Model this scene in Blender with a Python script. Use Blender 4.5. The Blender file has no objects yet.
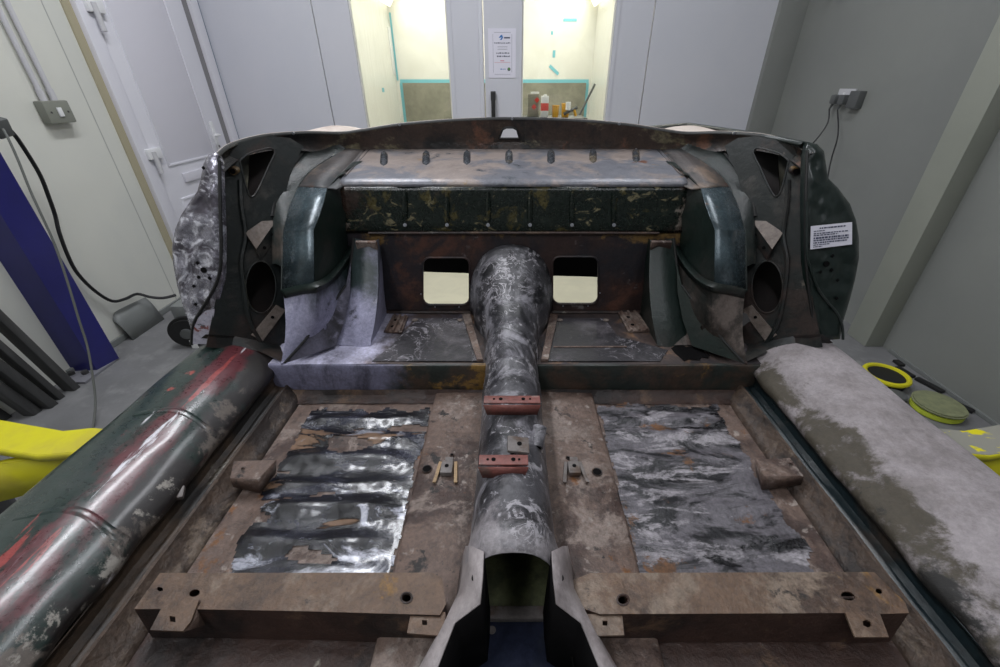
import bpy, bmesh, math, random
from mathutils import Vector, Matrix, noise
from mathutils.geometry import delaunay_2d_cdt
random.seed(7)
sc = bpy.context.scene
C = sc.collection

# ---------------------------------------------------------------- camera
F, CX, CY = 418.0, 510.0, 333.5
CAMZ = 1.3
PITCH = math.atan(249.0 / 418.0)
CP, SP = math.cos(PITCH), math.sin(PITCH)
cam_d = bpy.data.cameras.new('camera')
cam_d.sensor_width = 36.0
cam_d.lens = 36.0 * F / 1000.0
cam_d.shift_x = -(CX - 500.0) / 1000.0
cam_d.clip_start = 0.02
cam = bpy.data.objects.new('camera', cam_d)
C.objects.link(cam)
cam.location = (0, 0, CAMZ)
cam.rotation_euler = (math.pi / 2 - PITCH, 0, 0)
sc.camera = cam
# ---------------------------------------------------------------- world, exposure, lights
w = bpy.data.worlds.new('world'); sc.world = w; w.use_nodes = True
w.node_tree.nodes['Background'].inputs[0].default_value = (0.75, 0.8, 0.9, 1)
w.node_tree.nodes['Background'].inputs[1].default_value = 0.2
sc.view_settings.view_transform = 'Standard'
sc.view_settings.look = 'None'
sc.view_settings.gamma = 1.0
sc.view_settings.use_curve_mapping = False
sc.view_settings.exposure = 0.0
CEIL = 3.6
def area(name, loc, sx, sy, power, col, rot=(0, 0, 0)):
    d = bpy.data.lights.new(name, 'AREA'); d.shape = 'RECTANGLE'; d.size = sx; d.size_y = sy
    d.energy = power; d.color = col
    o = bpy.data.objects.new(name, d); C.objects.link(o); o.location = loc; o.rotation_euler = rot
    return o
TUBES = [(-0.95, 1.9, 52), (-0.95, -0.9, 30), (0.85, 1.9, 24), (0.85, -0.9, 18)]   # x, y, watts : ceiling fluorescent battens
for i, (x, y, p) in enumerate(TUBES):
    area('batten_light', (x, y, CEIL - 0.19), 0.22, 1.7, p, (0.93, 0.95, 1.0))

# ---------------------------------------------------------------- helpers
def lin(c):
    return tuple(((v / 255.0) / 12.92 if v <= 10 else (((v / 255.0) + 0.055) / 1.055) ** 2.4) for v in c) + (1.0,)
def ray(px, py):
    v = py - CY
    return (px - CX, F * CP - v * SP, -(F * SP + v * CP))
ZO = 0.2                      # car points are worked out for an eye 1.1 m up, then lifted
def at(px, py, Y=None, z=None, X=None, eye=1.1):
    d = ray(px, py)
    if Y is not None: t = Y / d[1]
    elif z is not None: t = (z - eye) / d[2]
    else: t = X / d[0]
    return Vector((d[0] * t, d[1] * t, eye + d[2] * t))
def atr(px, py, **k): return at(px, py, eye=CAMZ, **k)
class Plane:
    """surface through pixel anchors (px,py,Y): 1/Y is affine in the pixel"""
    def __init__(s, anchors):
        A = [[0.0] * 4 for _ in range(3)]
        for px, py, Y in anchors:
            r = (1.0, px / 100.0, py / 100.0); b = 1.0 / Y
            for i in range(3):
                for j in range(3): A[i][j] += r[i] * r[j]
                A[i][3] += r[i] * b
        for i in range(3):
            p = max(range(i, 3), key=lambda k: abs(A[k][i])); A[i], A[p] = A[p], A[i]
            for k in range(3):
                if k != i:
                    f = A[k][i] / A[i][i]
                    A[k] = [a - f * q for a, q in zip(A[k], A[i])]
        s.c = [A[i][3] / A[i][i] for i in range(3)]
    def __call__(s, px, py):
        return at(px, py, Y=1.0 / (s.c[0] + s.c[1] * px / 100.0 + s.c[2] * py / 100.0))
MIR = 0.01
def mir(p): return Vector((2 * MIR - p[0], p[1], p[2]))
def side(pts, s): return [Vector(p) if s < 0 else mir(p) for p in pts]
def cr(pts, n):
    pts = [Vector(p) for p in pts]; out = []
    for i in range(len(pts) - 1):
        p0 = pts[max(i - 1, 0)]; p1 = pts[i]; p2 = pts[i + 1]; p3 = pts[min(i + 2, len(pts) - 1)]
        for k in range(n):
            t = k / n
            out.append(0.5 * ((2 * p1) + (p2 - p0) * t + (2 * p0 - 5 * p1 + 4 * p2 - p3) * t * t + (3 * p1 - p0 - 3 * p2 + p3) * t ** 3))
    out.append(pts[-1].copy())
    return out
def lp(a, b, t): return Vector(a).lerp(Vector(b), t)

CAR = None
def link(name, me, m, parent=None, smooth=30):
    o = bpy.data.objects.new(name, me); C.objects.link(o)
    if m: 
        me.materials.clear(); me.materials.append(m)
    if smooth:
        for p in me.polygons: p.use_smooth = True
        me.set_sharp_from_angle(angle=math.radians(smooth))
    if parent:
        o.parent = parent
        o.matrix_parent_inverse = root_inv(parent)
    return o
def world_mat(o):
    m = Matrix.LocRotScale(o.location, o.rotation_euler, o.scale)
    if o.parent: m = world_mat(o.parent) @ o.matrix_parent_inverse @ m
    return m
def root_inv(o): return world_mat(o).inverted()
def mesh(name, vs, fs, m, parent=None, smooth=30, lift=False):
    me = bpy.data.meshes.new(name)
    if lift: vs = [(v[0], v[1], v[2] + ZO) for v in vs]
    me.from_pydata([tuple(v) for v in vs], [], fs)
    bm = bmesh.new(); bm.from_mesh(me); bmesh.ops.recalc_face_normals(bm, faces=bm.faces); bm.to_mesh(me); bm.free()
    return link(name, me, m, parent, smooth)
def iscar(parent):
    while parent is not None:
        if parent is CAR: return True
        parent = parent.parent
    return False
def loft(name, rows, m, parent=None, th=0.0, smooth=40, closed=False, caps=False):
    n = len(rows[0]); vs = [v for r in rows for v in r]; fs = []
    for i in range(len(rows) - 1):
        for j in range(n - 1 if not closed else n):
            k = (j + 1) % n
            fs.append((i * n + j, i * n + k, (i + 1) * n + k, (i + 1) * n + j))
    if caps:
        fs.append(tuple(range(n))); fs.append(tuple(range((len(rows) - 1) * n, len(rows) * n)))
    o = mesh(name, vs, fs, m, parent, smooth, iscar(parent))
    if th:
        md = o.modifiers.new('thickness', 'SOLIDIFY'); md.thickness = th; md.offset = 0
    return o
def inside(p, poly):
    r = False; n = len(poly); x, y = p
    for i in range(n):
        x1, y1 = poly[i]; x2, y2 = poly[i - 1]
        if (y1 > y) != (y2 > y) and x < (x2 - x1) * (y - y1) / (y2 - y1) + x1: r = not r
    return r
def plate(name, outer, holes, th, m, parent=None, toward=(0, 0, 1.1), smooth=30, lift=None, dense=0):
    """flat sheet with real holes; outline given in 3-D, body goes away from `toward`"""
    pts = [Vector(p) for p in outer]; n = Vector()
    for i in range(len(pts)):
        a = pts[i]; b = pts[(i + 1) % len(pts)]
        n += Vector(((a.y - b.y) * (a.z + b.z), (a.z - b.z) * (a.x + b.x), (a.x - b.x) * (a.y + b.y)))
    n.normalize(); cen = sum(pts, Vector()) / len(pts)
    if n.dot(Vector(toward) - cen) < 0: n = -n
    u = (pts[1] - pts[0]).normalized(); u = (u - n * u.dot(n)).normalized(); v = n.cross(u)
    loops = [pts] + [[Vector(q) for q in h] for h in holes]
    allp = []; ed = []; l2 = []
    for lo in loops:
        b = len(allp); k = len(lo)
        allp += lo; ed += [(b + i, b + (i + 1) % k) for i in range(k)]
        l2.append([((q - cen).dot(u), (q - cen).dot(v)) for q in lo])
    p2 = [Vector(q) for lo in l2 for q in lo]
    vo, _, fc, ov, _, _ = delaunay_2d_cdt(p2, ed, [], 0, 1e-7)
    v3 = [allp[ov[i][0]] if ov[i] else cen + u * q.x + v * q.y for i, q in enumerate(vo)]
    fs = []; cnt = {}
    for f in fc:
        c = sum((vo[i] for i in f), Vector((0, 0))) / len(f)
        if inside(c, l2[0]) and not any(inside(c, h) for h in l2[1:]):
            fs.append(tuple(f))
            for i in range(len(f)):
                k = (f[i], f[(i + 1) % len(f)]); kk = (min(k), max(k)); cnt.setdefault(kk, []).append(k)
    N = len(v3); vs = v3 + [p - n * th for p in v3]
    fs2 = list(fs) + [tuple(i + N for i in reversed(f)) for f in fs]
    for kk, l_ in cnt.items():
        if len(l_) == 1: fs2.append((l_[0][0], l_[0][1], l_[0][1] + N, l_[0][0] + N))
    return mesh(name, vs, fs2, m, parent, smooth, iscar(parent) if lift is None else lift)
def ell(cx, cy, rx, ry, n=14, rot=0):
    return [(cx + rx * math.cos(a) * math.cos(rot) - ry * math.sin(a) * math.sin(rot), cy + rx * math.cos(a) * math.sin(rot) + ry * math.sin(a) * math.cos(rot)) for a in [2 * math.pi * i / n for i in range(n)]]
def rrect(x0, y0, x1, y1, r, n=4):
    o = []
    for cx, cy, a0 in ((x1 - r, y1 - r, 0), (x0 + r, y1 - r, 90), (x0 + r, y0 + r, 180), (x1 - r, y0 + r, 270)):
        for i in range(n + 1):
            a = math.radians(a0 + 90 * i / n); o.append((cx + r * math.cos(a), cy + r * math.sin(a)))
    return o
def tube(name, pts, r, m, parent=None, sides=8, n=0, closed=False):
    pts = cr(pts, n) if n else [Vector(p) for p in pts]
    rows = []; up = None
    for i, p in enumerate(pts):
        d = (pts[min(i + 1, len(pts) - 1)] - pts[max(i - 1, 0)]).normalized()
        if up is None:
            up = Vector((0, 0, 1)) if abs(d.z) < 0.9 else Vector((1, 0, 0))
        x = d.cross(up).normalized(); up = x.cross(d).normalized()
        rr = r[i] if isinstance(r, (list, tuple)) else r
        rows.append([p + (x * math.cos(a) + up * math.sin(a)) * rr for a in [2 * math.pi * k / sides for k in range(sides)]])
    return loft(name, rows, m, parent, closed=True, caps=True)
def box(name, c, s, m, parent=None, rot=(0, 0, 0), bev=0.003, lift=None):
    bm = bmesh.new(); bmesh.ops.create_cube(bm, size=1)
    for v in bm.verts: v.co = Vector((v.co.x * s[0], v.co.y * s[1], v.co.z * s[2]))
    b = min(bev, min(s) * 0.45)
    if b > 0: bmesh.ops.bevel(bm, geom=bm.edges, offset=b, segments=2, affect='EDGES', profile=0.6)
    from mathutils import Euler
    M = Matrix.Translation(Vector(c)) @ Euler(rot).to_matrix().to_4x4()
    bm.transform(M)
    if (iscar(parent) if lift is None else lift): bm.transform(Matrix.Translation((0, 0, ZO)))
    me = bpy.data.meshes.new(name); bm.to_mesh(me); bm.free()
    return link(name, me, m, parent, 35)
def cyl(name, c, r, h, m, parent=None, axis=(0, 0, 1), r2=None, seg=20, bev=0.002, lift=None):
    bm = bmesh.new()
    bmesh.ops.create_cone(bm, cap_ends=True, segments=seg, radius1=r, radius2=r if r2 is None else r2, depth=h)
    if bev: bmesh.ops.bevel(bm, geom=[e for e in bm.edges if abs(abs(e.verts[0].co.z) - h / 2) < 1e-6 and abs(e.verts[0].co.z - e.verts[1].co.z) < 1e-6], offset=min(bev, h * .4, r * .4), segments=2, affect='EDGES')
    q = Vector((0, 0, 1)).rotation_difference(Vector(axis).normalized())
    bm.transform(Matrix.Translation(Vector(c)) @ q.to_matrix().to_4x4())
    if (iscar(parent) if lift is None else lift): bm.transform(Matrix.Translation((0, 0, ZO)))
    me = bpy.data.meshes.new(name); bm.to_mesh(me); bm.free()
    return link(name, me, m, parent, 40)
def thing(name, loc, label, cat, group=None):
    o = bpy.data.objects.new(name, None); C.objects.link(o); o.location = loc; o.empty_display_size = 0.1
    return tag(o, label, cat, group)
def tag(o, label, cat, group=None):
    o['label'] = label; o['category'] = cat
    if group: o['group'] = group
    return o
def struct(o): o['kind'] = 'structure'; return o

# ---------------------------------------------------------------- materials
def mat(name, base, layers=(), rough=0.5, metal=0.0, bump=0.0, bscale=60.0, bst=(1, 1, 1), coat=0.0, emit=None, spec=0.5, grain=0.0, K=1.0):
    if K != 1.0:
        base = tuple(v * K for v in base); layers = [dict(l, c=tuple(v * K for v in l['c'])) for l in layers]
    m = bpy.data.materials.new(name); m.use_nodes = True
    nt = m.node_tree; N = nt.nodes; L = nt.links; bs = N['Principled BSDF']
    tc = N.new('ShaderNodeTexCoord'); sep = N.new('ShaderNodeSeparateXYZ'); L.new(tc.outputs['Object'], sep.inputs[0])
    def val(x):
        n = N.new('ShaderNodeValue'); n.outputs[0].default_value = x; return n.outputs[0]
    def math_(op, a, b=None, clamp=False):
        n = N.new('ShaderNodeMath'); n.operation = op; n.use_clamp = clamp
        for i, q in enumerate((a, b)):
            if q is None: continue
            if isinstance(q, (int, float)): n.inputs[i].default_value = q
            else: L.new(q, n.inputs[i])
        return n.outputs[0]
    def ntex(s, st, d, dist, seed, rough_=0.6):
        mp = N.new('ShaderNodeMapping'); L.new(tc.outputs['Object'], mp.inputs[0])
        mp.inputs['Scale'].default_value = st; mp.inputs['Location'].default_value = (seed * 3.7, seed * 1.9, seed * 2.3)
        n = N.new('ShaderNodeTexNoise'); L.new(mp.outputs[0], n.inputs['Vector'])
        n.inputs['Scale'].default_value = s; n.inputs['Detail'].default_value = d; n.inputs['Distortion'].default_value = dist
        n.inputs['Roughness'].default_value = rough_
        return n.outputs['Fac']
    col = N.new('ShaderNodeRGB'); col.outputs[0].default_value = lin(base); col = col.outputs[0]
    ro = val(rough); me = val(metal); hgt = None
    for i, l in enumerate(layers):
        f = ntex(l.get('s', 8), l.get('st', (1, 1, 1)), l.get('d', 6), l.get('dist', 0.3), l.get('seed', i + 1), l.get('nr', 0.6))
        if l.get('vein'):
            f = math_('SUBTRACT', 0.5, math_('ABSOLUTE', math_('SUBTRACT', f, 0.5)))
            if l.get('gate'):
                g = ntex(l['gate'], (1, 1, 1), 3, 0, i + 11)
                f = math_('ADD', f, math_('MULTIPLY', math_('SUBTRACT', g, 0.5), 0.12))
        for ax, a, b, k in l.get('pos', ()):
            mr = N.new('ShaderNodeMapRange'); L.new(sep.outputs['XYZ'.index(ax)], mr.inputs[0])
            mr.inputs[1].default_value = a; mr.inputs[2].default_value = b
            f = math_('ADD', f, math_('MULTIPLY', mr.outputs[0], k))
        t = l.get('t', 0.55); w_ = l.get('w', 0.05)
        mr = N.new('ShaderNodeMapRange'); mr.interpolation_type = 'SMOOTHSTEP'; L.new(f, mr.inputs[0])
        mr.inputs[1].default_value = t - w_; mr.inputs[2].default_value = t + w_; mr.inputs[4].default_value = l.get('a', 1.0)
        f = mr.outputs[0]
        mx = N.new('ShaderNodeMix'); mx.data_type = 'RGBA'; L.new(f, mx.inputs[0]); L.new(col, mx.inputs[6]); mx.inputs[7].default_value = lin(l['c']); col = mx.outputs[2]
        for nm in ('r', 'm'):
            if nm in l:
                q = N.new('ShaderNodeMix'); L.new(f, q.inputs[0]); L.new(ro if nm == 'r' else me, q.inputs[2]); q.inputs[3].default_value = l[nm]
                if nm == 'r': ro = q.outputs[0]
                else: me = q.outputs[0]
        if 'h' in l:
            e = math_('MULTIPLY', f, l['h']); hgt = e if hgt is None else math_('ADD', hgt, e)
    if grain:
        g = math_('ADD', math_('MULTIPLY', ntex(130, (1, 1, 1), 8, 0.4, 4.4, 0.75), 0.6), math_('MULTIPLY', ntex(26, (1, 1, 1), 8, 0.6, 6.1, 0.7), 0.4))
        gm = N.new('ShaderNodeMapRange'); L.new(g, gm.inputs[0]); gm.inputs[1].default_value = .36; gm.inputs[2].default_value = .64; gm.inputs[3].default_value = 1 - grain; gm.inputs[4].default_value = 1 + grain
        mg = N.new('ShaderNodeMix'); mg.data_type = 'RGBA'; mg.blend_type = 'MULTIPLY'; mg.inputs[0].default_value = 1.0
        L.new(col, mg.inputs[6]); L.new(gm.outputs[0], mg.inputs[7]); col = mg.outputs[2]
        ro = math_('ADD', ro, math_('MULTIPLY', math_('SUBTRACT', g, .5), .5), True)
    L.new(col, bs.inputs['Base Color']); L.new(ro, bs.inputs['Roughness']); L.new(me, bs.inputs['Metallic'])
    bs.inputs['Specular IOR Level'].default_value = spec
    if coat: bs.inputs['Coat Weight'].default_value = coat; bs.inputs['Coat Roughness'].default_value = 0.15
    if bump or hgt is not None:
        b = ntex(bscale, bst, 8, 0.2, 9.0, 0.65); b = math_('MULTIPLY', b, bump)
        if hgt is not None: b = math_('ADD', b, hgt)
        bp = N.new('ShaderNodeBump'); bp.inputs['Strength'].default_value = 1.0; bp.inputs['Distance'].default_value = 0.01
        L.new(b, bp.inputs['Height']); L.new(bp.outputs[0], bs.inputs['Normal'])
    if emit:
        bs.inputs['Emission Color'].default_value = lin(emit[0]); bs.inputs['Emission Strength'].default_value = emit[1]
    return m

RUSTL = dict(c=(104, 68, 44), s=9, t=0.56, w=0.09, d=8)
M = {}
def cmat(*a, **k):
    k.setdefault('grain', .38); k.setdefault('K', .86)
    return mat(*a, **k)
M['brown'] = cmat('rusty_brown_steel', (114, 94, 84), [dict(c=(70, 52, 46), s=6, t=.525, w=.06, d=11, nr=.72), dict(c=(146, 130, 121), s=9, t=.565, w=.05, d=11, nr=.72), dict(c=(130, 84, 44), s=7, t=.635, w=.03, d=10, nr=.72), dict(c=(34, 29, 28), s=13, t=.62, w=.025, d=10, nr=.72), dict(c=(160, 148, 140), s=34, t=.64, w=.04, d=7)], rough=.5, bump=.5, bscale=45, grain=.45)
M['brown_warm'] = cmat('ochre_brown_box_steel', (112, 88, 70), [dict(c=(74, 56, 46), s=6, t=.53, w=.07, d=11, nr=.72), dict(c=(140, 122, 106), s=9, t=.57, w=.06, d=11, nr=.72, pos=(('X', 0, .2, .03),)), dict(c=(146, 108, 54), s=8, t=.64, w=.03, d=10, nr=.72), dict(c=(40, 33, 30), s=15, t=.64, w=.03, d=10, nr=.7)], rough=.45, bump=.4, bscale=45, grain=.42)
M['flange'] = cmat('peeling_inner_flange', (84, 68, 57), [dict(c=(48, 39, 35), s=6, st=(1.4, .8, 1), t=.52, w=.05, d=11, nr=.72), dict(c=(122, 106, 92), s=10, st=(1.4, .8, 1), t=.59, w=.04, d=11, nr=.72), dict(c=(152, 147, 136), s=7, st=(1.4, .8, 1), t=.64, w=.015, d=11, nr=.72)], rough=.5, bump=.6, bscale=40, grain=.45)
M['brown_dark'] = cmat('dark_rust_steel', (66, 46, 39), [dict(c=(36, 28, 26), s=5, t=.52, w=.07, d=9, nr=.7), dict(c=(102, 78, 60), s=9, t=.60, w=.05, d=9, nr=.7), dict(c=(142, 136, 124), s=7, t=.655, w=.02, d=10, nr=.7)], rough=.48, bump=.4, bscale=40)
M['bulk'] = cmat('bulkhead_rust_primer', (56, 42, 40), [dict(c=(38, 37, 42), s=4, t=.5, w=.07, d=10, nr=.7), dict(c=(84, 56, 46), s=6, t=.57, w=.06, d=10, nr=.7), dict(c=(120, 94, 56), s=8, t=.69, w=.04, d=10, nr=.7, pos=(('Z', .88, .96, .13),)), dict(c=(110, 104, 104), s=22, t=.68, w=.04, d=8)], rough=.45, bump=.2, bscale=35, K=.98)
M['pad_l'] = cmat('glossy_bitumen_pad_worn', (24, 24, 29), [dict(c=(54, 56, 70), s=7, st=(1, 1.6, 1), t=.54, w=.08, d=10, r=.26, dist=.8, nr=.65), dict(c=(130, 100, 76), s=5, st=(.8, 2.2, 1), t=.585, w=.012, d=9, r=.6, m=0, h=-.3, dist=.5), dict(c=(172, 174, 186), s=14, st=(.8, 1.6, 1), t=.64, w=.05, d=9, r=.3, m=.3, dist=1.0, pos=(('Y', .56, .38, .06),)), dict(c=(214, 216, 226), s=6, st=(.8, 1.3, 1), t=.72, w=.04, d=9, r=.25, m=.3, dist=1.2, pos=(('Y', .47, .37, .17), ('X', -.36, -.24, .03)))], rough=.2, bump=.35, bscale=28, bst=(.6, 1.4, 1), coat=.5, grain=.3)  # grey-blue layer paints soft highlights, brightest layer paints white glare; tan is bare wear
M['pad_r'] = cmat('dusty_bitumen_pad', (28, 28, 32), [dict(c=(108, 104, 110), s=8, st=(.8, 1.9, 1), t=.48, w=.05, d=12, r=.55, dist=.8, nr=.7), dict(c=(164, 159, 164), s=14, st=(.6, 1.5, 1), t=.55, w=.04, d=12, r=.6, nr=.74, dist=.5), dict(c=(118, 82, 54), s=7, t=.64, w=.02, d=10, r=.7, nr=.7, pos=(('Y', .6, .8, .05),)), dict(c=(20, 20, 24), s=5, st=(.5, 2.0, 1), t=.57, w=.04, d=10, r=.25, dist=1.2, nr=.7)], rough=.36, bump=.5, bscale=34, grain=.5)
M['shelf_pad'] = cmat('cracked_dark_floor_coating', (46, 44, 48), [dict(c=(104, 99, 104), s=8, t=.58, w=.12, d=11, nr=.7), dict(c=(150, 146, 152), s=15, vein=True, t=.494, w=.008, d=4, dist=1.4, gate=5), dict(c=(120, 96, 62), s=14, t=.72, w=.03)], rough=.42, bump=.15)
M['shelf'] = cmat('rear_shelf_paint', (70, 58, 54), [dict(c=(44, 40, 42), s=6, t=.5, w=.1, d=9, nr=.7), dict(c=(112, 86, 66), s=9, t=.62, w=.06, d=9, nr=.7), dict(c=(184, 182, 204), s=4, t=.84, w=.10, d=9, r=.5, nr=.65, pos=(('X', -.22, -.40, .5),)), dict(c=(84, 80, 92), s=7, t=.62, w=.06, d=10, nr=.7)], rough=.5, bump=.12, K=.95)
M['heel'] = cmat('heel_board_paint', (40, 47, 44), [dict(c=(72, 57, 48), s=8, t=.52, w=.09, d=9, nr=.7), dict(c=(132, 102, 52), s=7, t=.64, w=.035, d=9, nr=.7, pos=(('X', -.3, -.1, .12), ('X', .02, .1, -.13))), dict(c=(122, 121, 144), s=4, t=.80, w=.10, d=8, r=.5, nr=.65, pos=(('X', -.18, -.34, .5),)), dict(c=(62, 60, 72), s=6, st=(1, 1, .4), t=.58, w=.07, d=10, nr=.7, pos=(('X', -.2, 0, -.1),))], rough=.45, bump=.12, K=.95)
M['primer_l'] = cmat('lilac_grey_primer_over_green', (38, 50, 50), [dict(c=(154, 153, 178), s=5, t=.60, w=.12, d=9, r=.5, nr=.68, pos=(('Z', .90, .78, .26),)), dict(c=(56, 56, 64), s=8, t=.60, w=.05, d=10, nr=.72), dict(c=(200, 198, 216), s=7, t=.66, w=.06, d=9, nr=.7)], rough=.38, bump=.1, K=.95)
M['primer_d'] = cmat('darker_grey_primer_web', (104, 102, 118), [dict(c=(58, 56, 62), s=8, t=.54, w=.12, d=9, nr=.7), dict(c=(150, 148, 170), s=14, t=.62, w=.06, d=9)], rough=.45, bump=.1)
M['under_r'] = cmat('dark_green_with_bare_beige', (40, 46, 44), [dict(c=(70, 62, 57), s=6, t=.5, w=.1, d=9, nr=.7), dict(c=(124, 112, 106), s=5, t=.57, w=.06, d=10, nr=.7), dict(c=(84, 54, 38), s=9, t=.65, w=.04, d=9)], rough=.5, bump=.14)
M['green'] = cmat('dark_green_paint', (22, 36, 33), [dict(c=(44, 52, 50), s=9, t=.6, w=.12, d=9), dict(c=(104, 108, 108), s=20, t=.73, w=.02, d=9)], rough=.35, bump=.05, coat=.2, grain=.2)
M['arch_in'] = cmat('arch_inner_dark_green', (22, 36, 32), [dict(c=(52, 51, 48), s=7, t=.58, w=.12, d=9, nr=.7), dict(c=(108, 103, 97), s=12, t=.74, w=.02, d=9)], rough=.42, bump=.1)
M['arch'] = cmat('arch_grey_green_sheen', (76, 90, 96), [dict(c=(48, 58, 62), s=6, st=(1, 1, 2.5), t=.54, w=.16, d=9), dict(c=(140, 96, 60), s=10, t=.73, w=.03, d=9), dict(c=(116, 124, 130), s=16, st=(1, 1, .5), t=.62, w=.08, d=9)], rough=.26, metal=.25, bump=.06, grain=.22, K=1.0)
M['shoulder'] = cmat('arch_shoulder_dusty_green', (44, 52, 50), [dict(c=(90, 82, 75), s=6, t=.57, w=.06, d=10, nr=.7), dict(c=(28, 34, 33), s=5, t=.53, w=.06, d=10, nr=.7), dict(c=(108, 80, 60), s=9, t=.66, w=.03, d=10)], rough=.45, bump=.2)
M['crown'] = cmat('arch_crown_dusty_beige', (88, 82, 80), [dict(c=(132, 114, 100), s=7, t=.55, w=.05, d=10, nr=.7), dict(c=(54, 56, 58), s=5, t=.54, w=.05, d=10, nr=.7), dict(c=(110, 72, 52), s=10, t=.66, w=.03, d=9)], rough=.46, bump=.2)
M['quarter'] = cmat('quarter_panel_dusty_black_green', (28, 34, 34), [dict(c=(70, 67, 64), s=6, t=.58, w=.06, d=10, nr=.7), dict(c=(58, 46, 42), s=7, t=.60, w=.06, d=10, nr=.7, pos=(('Z', .95, .78, .1),)), dict(c=(112, 104, 94), s=11, t=.68, w=.03, d=10, nr=.7)], rough=.44, bump=.14, K=.82)
M['beige_bare'] = cmat('bare_beige_bracket', (132, 120, 112), [dict(c=(94, 80, 70), s=14, t=.55, w=.1, d=9, nr=.7)], rough=.6, bump=.1)
M['rail'] = cmat('rail_rust_black', (60, 47, 41), [dict(c=(28, 27, 28), s=5, t=.51, w=.06, d=10, nr=.7), dict(c=(104, 70, 54), s=7, t=.59, w=.05, d=10, nr=.7), dict(c=(116, 108, 86), s=5, st=(1, 1, 2), t=.61, w=.05, d=11, nr=.72)], rough=.38, bump=.3, K=1.0)
M['rail_lip'] = cmat('rail_edge_dark', (36, 36, 34), [dict(c=(96, 92, 86), s=14, t=.66, w=.04, d=9), dict(c=(24, 25, 24), s=9, t=.55, w=.05, d=9)], rough=.5)
M['upper'] = cmat('upper_bulkhead_flaked_green', (17, 29, 24), [dict(c=(84, 76, 40), s=9, st=(1, 1, 1.2), t=.565, w=.04, d=10, dist=.8, nr=.7), dict(c=(22, 32, 26), s=14, t=.54, w=.03, d=9, dist=.5), dict(c=(128, 120, 92), s=17, st=(.8, 1, 1.5), t=.60, w=.025, d=8, dist=1.6, nr=.62), dict(c=(20, 30, 25), s=30, t=.52, w=.04, d=8, dist=1.0), dict(c=(148, 138, 128), s=6, t=.73, w=.02, d=10, nr=.7, pos=(('X', -.30, -.40, .15), ('X', .34, .44, .15))), dict(c=(56, 42, 36), s=8, t=.66, w=.06, d=9, nr=.7, pos=(('X', -.34, -.43, .2), ('X', .36, .45, .2)))], rough=.28, bump=.12)
M['ledge'] = cmat('ledge_dusty_grey', (110, 111, 118), [dict(c=(148, 136, 130), s=6, t=.53, w=.06, d=10, nr=.7, pos=(('Y', 1.16, 1.3, .05),)), dict(c=(150, 120, 80), s=9, st=(1, 1.4, 1), t=.655, w=.03, d=9, nr=.7), dict(c=(78, 83, 90), s=5, t=.60, w=.03, d=10, r=.3, nr=.7), dict(c=(108, 70, 52), s=12, t=.72, w=.03, d=9)], rough=.34, metal=.15, bump=.1, grain=.25, K=1.0)
M['slot'] = cmat('pressed_slot_steel', (84, 88, 94), [dict(c=(140, 128, 110), s=16, t=.6, w=.08, d=9)], rough=.25, metal=.4)
M['tunnel'] = cmat('tunnel_scuffed_grey', (74, 73, 77), [dict(c=(34, 34, 37), s=10, t=.51, w=.06, d=12, dist=.5, nr=.72), dict(c=(128, 126, 132), s=14, t=.56, w=.07, d=12, dist=.8, nr=.72), dict(c=(160, 157, 162), s=26, t=.61, w=.04, d=10, dist=1.2, nr=.7), dict(c=(158, 155, 160), s=22, vein=True, t=.497, w=.005, d=8, dist=1.0, gate=9), dict(c=(142, 137, 140), s=9, t=.70, w=.10, d=9, nr=.7, pos=(('Y', .44, .34, .25),)), dict(c=(130, 76, 58), s=16, t=.76, w=.03, pos=(('Y', .37, .33, .12),))], rough=.4, bump=.15, bscale=60, K=1.0, grain=.3)
M['tun_front'] = cmat('tunnel_cut_flange_grey', (156, 148, 148), [dict(c=(116, 108, 108), s=9, t=.54, w=.1, d=9), dict(c=(128, 82, 66), s=14, t=.7, w=.03, d=9)], rough=.5, bump=.08, K=1.0, grain=.25)
M['redbr'] = cmat('red_oxide_bracket', (116, 68, 62), [dict(c=(88, 68, 62), s=20, t=.58, w=.08, d=9), dict(c=(136, 118, 112), s=30, t=.68, w=.05)], rough=.5, bump=.1, K=1.0)
M['galv'] = cmat('grey_bracket', (122, 115, 112), [dict(c=(92, 72, 58), s=20, t=.58, w=.08, d=9)], rough=.5, bump=.1)
M['tan_weld'] = cmat('tan_primer_bracket', (180, 150, 112), [dict(c=(120, 98, 80), s=20, t=.58, w=.06)], rough=.6)
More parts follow.
